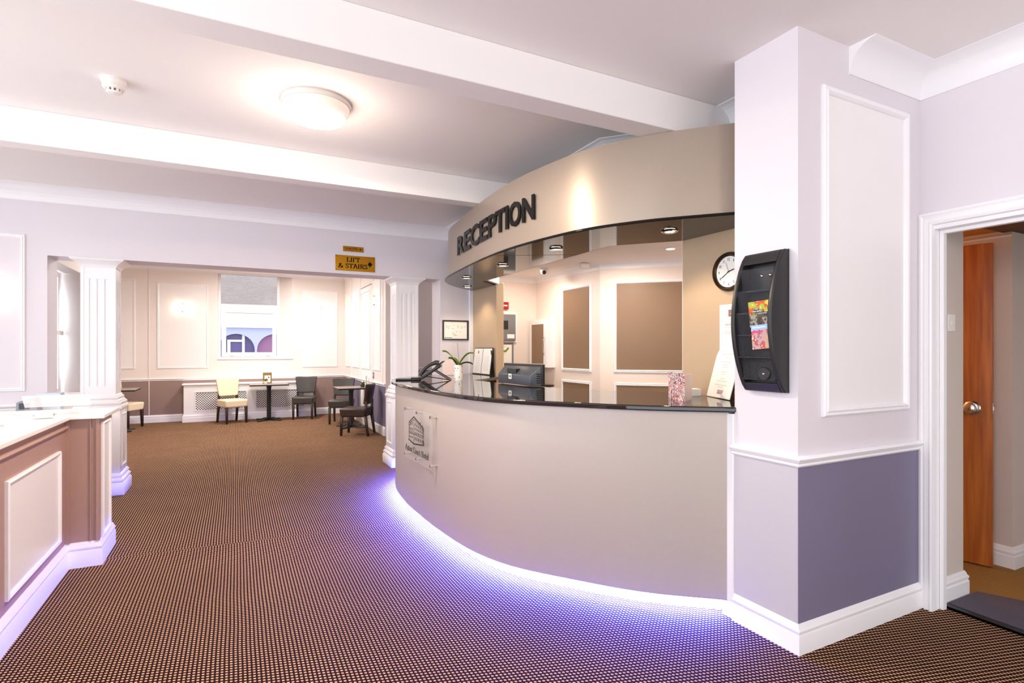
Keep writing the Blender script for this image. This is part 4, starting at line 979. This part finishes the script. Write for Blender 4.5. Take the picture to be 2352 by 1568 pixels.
build('bezel', MB().lathe([(.055, 0), (.055, -.006), (.044, -.010)], 24, caps=False), whitepl, od, smooth=True)
build('bulb', MB().lathe([(.046, -.004), (.03, -.008), (.01, -.009)], 20), spotglow, od, smooth=True)

# ------------------------------------------------------------------ brochure holder on the pier
bh = thing('brochure_holder', 'curved black wall brochure holder on the white pier', 'brochure holder', (2.397, 1.862, 1.24))
hh = .70; hw_ = .118
def prof_x(t): return -.028 - .105 * math.sin(math.pi * min(1, max(0, t))) ** .75   # outward bow
def rail(y0, y1, t0=0, t1=1):
    mb = MB(); n = 22; v = []; f = []
    for i in range(n + 1):
        t = t0 + (t1 - t0) * i / n; z = hh * t; xo = prof_x(t)
        v += [(0, y0, z), (xo, y0, z), (xo, y1, z), (0, y1, z)]
    for i in range(n):
        for k in range(4):
            k2 = (k + 1) % 4; f.append((4 * i + k, 4 * i + 4 + k, 4 * i + 4 + k2, 4 * i + k2))
    f += [(0, 1, 2, 3), (4 * n, 4 * n + 3, 4 * n + 2, 4 * n + 1)]
    return mb.add(v, f)
build('side_cheek', rail(-hw_, -hw_ + .022), blackpl, bh, bevel=.006)
build('side_cheek', rail(hw_ - .022, hw_), blackpl, bh, bevel=.006)
build('back_panel', MB().box((-.008, -hw_, 0), (0, hw_, hh)), blackpl, bh)
build('top_cap', rail(-hw_ + .02, hw_ - .02, .915, 1), blackpl, bh, bevel=.004)
build('bottom_cap', rail(-hw_ + .02, hw_ - .02, 0, .062), blackpl, bh, bevel=.004)
for z0 in (.06, .17, .28, .39, .50):
    xo = prof_x((z0 + .06) / hh)
    build('pocket_front', MB().add([(xo + .028, -hw_ + .022, z0), (xo + .028, hw_ - .022, z0), (xo + .012, hw_ - .022, z0 + .115), (xo + .012, -hw_ + .022, z0 + .115), (xo + .031, -hw_ + .022, z0), (xo + .031, hw_ - .022, z0), (xo + .015, hw_ - .022, z0 + .115), (xo + .015, -hw_ + .022, z0 + .115)], [(0, 1, 2, 3), (4, 7, 6, 5), (0, 4, 5, 1), (2, 6, 7, 3), (1, 5, 6, 2), (0, 3, 7, 4)]), clearpl, bh)
    build('pocket_floor', MB().box((xo + .02, -hw_ + .022, z0), (-.008, hw_ - .022, z0 + .004)), blackpl, bh)
build('boss', MB().lathe([(.034, 0), (.034, .006), (.030, .010)], 24, basis((prof_x(.13) + .012, -.035, .092), (0, -1, 0), (0, 0, 1))), blackpl, bh, smooth=True)
build('screw', MB().lathe([(.006, .010), (.004, .013)], 12, basis((prof_x(.13) + .012, -.035, .092), (0, -1, 0), (0, 0, 1))), chrome, bh, smooth=True)
for yy, zz in ((.03, .585), (-.02, .585)):
    build('screw', MB().lathe([(.010, 0), (.008, .004), (.004, .006)], 12, basis((-.008, yy, zz), (0, -1, 0), (0, 0, 1))), chrome, bh, smooth=True)
b1 = thing('brochure', 'yellow and orange tourist brochure in the black wall holder', 'brochure', (2.295, 1.81, 1.565), 0)
MB1 = Matrix.Rotation(R(-3), 4, 'X') @ basis((0, .075, 0), (0, -1, 0), (-.06, 0, 1))
build('cover', MB().box((0, 0, -.008), (.118, .125, 0), MB1), bro1, b1)
build('cover_print', MB().box((0, .0, 0), (.118, .058, .0006), MB1), bro1b, b1)
pl_ = MB()
for (x0, y0, w0) in ((.032, .082, .03), (.022, .070, .062), (.040, .058, .066)): pl_.box((x0, y0, .0004), (x0 + w0, y0 + .0115, .0008), MB1)
build('title_ground', pl_, letterm, b1)
t_ = MB()
for s_, x0, y0, w0 in (('VISIT', .034, .084, .026), ('PEAK DISTRICT', .024, .072, .058), ('& DERBYSHIRE', .042, .060, .062)):
    q = text_mb(s_, .015, .0006, (w0, .0078), MB1 @ Matrix.Translation((x0, y0, .0008))); t_.add(q.v, q.f)
build('title', t_, paper, b1)
b2_ = thing('brochure', 'pale blue and pink tourist brochure below the yellow one', 'brochure', (2.282, 1.80, 1.455), 0)
MB2 = Matrix.Rotation(R(-4), 4, 'X') @ basis((0, .060, 0), (0, -1, 0), (-.02, 0, 1))
build('cover', MB().box((0, 0, -.008), (.100, .118, 0), MB2), bro2, b2_)
build('banner', MB().box((0, .094, 0), (.100, .118, .0007), MB2), mat('sky_banner', srgb(150, 190, 226), .4), b2_)
build('ribbon', MB().box((.006, .080, 0), (.066, .089, .0007), MB2), mat('magenta_ribbon', srgb(206, 60, 130), .4), b2_)
build('title', text_mb('Derbyshire', .012, .0006, (.075, .010), MB2 @ Matrix.Translation((.01, .101, .0007))), paper, b2_)
build('spire', MB().prism([(.074, .005), (.094, .005), (.094, .055), (.084, .085), (.074, .055)], 0, .0007, MB2), mat('stone_print', srgb(196, 160, 140), .4), b2_)

# ================================================================== LOUNGE FURNITURE
def rounded_back(w0, w1, h, t, M):
    """upholstered back: narrower at the bottom, dished, soft corners"""
    nx, nz = 8, 8; v = []; f = []
    def hw(tz): return (w0 + (w1 - w0) * tz) / 2
    for side in (0, 1):
        for j in range(nz + 1):
            tz = j / nz
            for i in range(nx + 1):
                tx = 2 * i / nx - 1
                r_ = 1.0
                z = h * tz - (.018 * tx ** 6 if tz > .9 else 0) - .012 * (1 - tx * tx) * (1 if tz > .95 else 0)
                y = .022 * (tx * tx) * (-1)      # sides come forward (local -Y is front)
                y += -.03 * tz * 0 + (t if side else 0)
                v.append((hw(tz) * tx, y, z))
    n = (nx + 1) * (nz + 1)
    for side in (0, 1):
        for j in range(nz):
            for i in range(nx):
                a = side * n + j * (nx + 1) + i; q = (a, a + 1, a + nx + 2, a + nx + 1); f.append(q if side == 0 else q[::-1])
    edge = [i for i in range(nx + 1)] + [j * (nx + 1) + nx for j in range(1, nz + 1)] + [nz * (nx + 1) + i for i in range(nx - 1, -1, -1)] + [j * (nx + 1) for j in range(nz - 1, 0, -1)]
    for a, b in zip(edge, edge[1:] + edge[:1]): f.append((a, b, b + n, a + n))
    return MB().add(v, f, M)
def chair(label, leather, loc_, face, group=None):
    rz = math.atan2(face[1], face[0]) + math.pi / 2     # local -Y is the front
    t = thing('dining_chair', label, 'chair', loc_, rz, group)
    build('seat', MB().frustum((0, -.005, .315), (.205, .215), (0, -.005, .465), (.222, .228)), leather, t, bevel=.030, seg=4)
    Mb = Matrix.Translation((0, .185, .53)) @ Matrix.Rotation(R(-9), 4, 'X')
    build('backrest', rounded_back(.36, .45, .36, .05, Mb), leather, t, bevel=.016, seg=3)
    for sx in (-1, 1):
        build('leg', MB().frustum((sx * .185, -.205, 0), (.017, .017), (sx * .185, -.195, .33), (.024, .024)), wooddk, t, bevel=.003, seg=1)
        build('leg', MB().frustum((sx * .185, .255, 0), (.017, .018), (sx * .180, .205, .33), (.022, .024)).frustum((sx * .180, .205, .33), (.022, .024), (sx * .165, .215, .60), (.018, .020)), wooddk, t, bevel=.003, seg=1)
    return t
chair('cream leather dining chair angled beside the middle table', creaml, (-.05, 12.20, 0), (.38, -.93))
chair('cream leather dining chair at the table behind the left pillar', creaml, (-1.836, 12.30, 0), (.88, -.47))
chair('grey leather dining chair in front of the lounge radiator cover', greyl, (1.31, 12.28, 0), (-.27, -.96))
chair('brown leather dining chair with its back turned to the right pillar', brownl, (1.86, 9.53, 0), (-.87, .49))
chair('dark leather dining chair half hidden behind the right-hand table', greyl, (1.88, 11.15, 0), (-.35, -.94))
def table(label, loc_, w, d, rz=0):
    t = thing('pedestal_table', label, 'table', loc_, rz)
    build('tabletop', MB().box((-w / 2, -d / 2, .722), (w / 2, d / 2, .75)), tablew, t, bevel=.004)
    build('edge_band', MB().ring(w + .004, d + .004, [(0, .720), (0, .744), (.01, .744), (.01, .720)], Matrix.Translation((-w / 2 - .002, -d / 2 - .002, 0))), blackpl, t)
    build('column', MB().lathe([(.11, .715), (.11, .722), (.055, .71), (.042, .66), (.042, .06), (.06, .045)], 24), ironb, t, smooth=True)
    for k in range(4):
        build('foot', MB().frustum((.15, 0, .0), (.15, .035), (.15, 0, .022), (.15, .030)).frustum((.10, 0, .022), (.10, .028), (.05, 0, .055), (.05, .024)), ironb, t, bevel=.003).matrix_basis = Matrix.Rotation(R(45 + 90 * k), 4, 'Z')
    return t
table('pedestal table in front of the lounge radiator cover', (.622, 12.27, 0), .72, .60)
table('pedestal table by the lounge side wall at right', (1.94, 10.47, 0), .56, .62)
table('pedestal table mostly hidden behind the left pillar', (-1.86, 11.79, 0), .60, .64)
# table props
mh = thing('menu_holder', 'brown menu stand holding a white card on the middle table', 'menu holder', (.60, 12.44, .75))
build('board', MB().box((-.085, 0, 0), (.085, .012, .225)), mat('menu_board', srgb(140, 112, 70), .5), mh, bevel=.003)
build('card', MB().box((-.055, -.004, .02), (.06, 0, .165)), paper, mh)
build('mark', MB().lathe([(.014, 0), (.014, .001)], 10, basis((.025, -.004, .125), (1, 0, 0), (0, 0, 1))), ink, mh)
def succulent(label, loc_, dark):
    t = thing('potted_succulent', label, 'plant', loc_)
    build('pot', MB().lathe([(.034, 0), (.042, .03), (.045, .055), (.040, .055), (.036, .048), (.01, .047)], 20), darkpl if dark else whitepl, t, smooth=True)
    for k in range(9):
        a = k * 2.399; l = .035 + .012 * (k % 3); z = .05 + .03 * (1 - k / 9)
        build('leaf', MB().tube([(.006 * math.cos(a), .006 * math.sin(a), .045), (l * .6 * math.cos(a), l * .6 * math.sin(a), z + .018), (l * math.cos(a), l * math.sin(a), z + .03)], .01, 6, radii=[.006, .010, .002]), leafm if k % 2 else leafd, t, smooth=True)
    return t
succulent('small succulent in a white pot on the middle table', (.56, 12.33, .75), False)
succulent('small succulent in a dark pot on the right-hand table', (2.13, 10.36, .75), True)
mh2 = thing('menu_holder', 'slim menu stand on the right-hand table by the wall', 'menu holder', (2.19, 10.30, .75), R(70))
build('board', MB().box((-.05, 0, 0), (.05, .008, .21)), mat('menu_board_grey', srgb(190, 186, 184), .5), mh2)
build('card', MB().box((-.04, -.003, .03), (.04, 0, .18)), paper, mh2)
ws = thing('wall_socket', 'small grey wall control on the lounge side wall', 'switch', (2.25, 9.98, .93))
build('plate', MB().box((-.012, -.04, 0), (0, .04, .11)), greymet, ws, bevel=.003)
build('button', MB().box((-.016, -.012, .04), (-.012, .012, .07)), whitepl, ws)
# radiator cover
rc = thing('radiator_cover', 'white radiator cover with lattice grilles under the lounge window', 'radiator cover', (-.916, 12.64, 0))
rw, rd, rh = 2.46, .262, .735
cm = MB()
cm.box((0, 0, .12), (.20, .02, rh)).box((rw - .20, 0, .12), (rw, .02, rh)).box((1.13, 0, .12), (1.31, .02, rh)).box((.2, 0, .12), (1.13, .02, .22)).box((.2, 0, .60), (1.13, .02, rh)).box((1.31, 0, .12), (rw - .2, .02, .22)).box((1.31, 0, .60), (rw - .2, .02, rh)).box((0, .02, .12), (.02, rd - .006, rh)).box((rw - .02, .02, .12), (rw, rd - .006, rh))
build('carcass', cm, trimw, rc)
build('top_shelf', MB().box((-.03, -.03, rh), (rw + .03, rd - .004, rh + .035)), trimw, rc, bevel=.010, seg=3)
build('skirting_board', MB().sweep([(rw, rd - .03), (rw, 0), (0, 0), (0, rd - .03)], skirt(.15)), trimw, rc)
for gx0, gx1 in ((.20, 1.13), (1.31, rw - .20)):
    lat = MB(); gw, gh = gx1 - gx0, .38; pit = .047; sw = .013
    for sgn_ in (1, -1):
        k = -gh
        while k < gw + gh:
            # line x = k + sgn*z ; clip to the grille
            pts = []
            x0 = k if sgn_ == 1 else k; 
            za, zb = 0, gh
            if sgn_ == 1:
                za = max(0, -k); zb = min(gh, gw - k); xa, xb = k + za, k + zb
            else:
                za = max(0, k - gw); zb = min(gh, k); xa, xb = k - za, k - zb
            if zb - za > .01:
                lat.ribbon([(xa, za), (xb, zb)], sw, .004 if sgn_ == 1 else 0, .008 if sgn_ == 1 else .004, basis((gx0, .014, .22), (1, 0, 0), (0, 0, 1)))
            k += pit
    g = build('lattice_grille', lat, trimw, rc); g['kind'] = 'stuff'
    build('grille_trim', MB().ring(gw, gh, [(-.012, 0), (-.012, .006), (.004, .008), (.008, 0)], basis((gx0, 0, .22), (1, 0, 0), (0, 0, 1))), trimw, rc)
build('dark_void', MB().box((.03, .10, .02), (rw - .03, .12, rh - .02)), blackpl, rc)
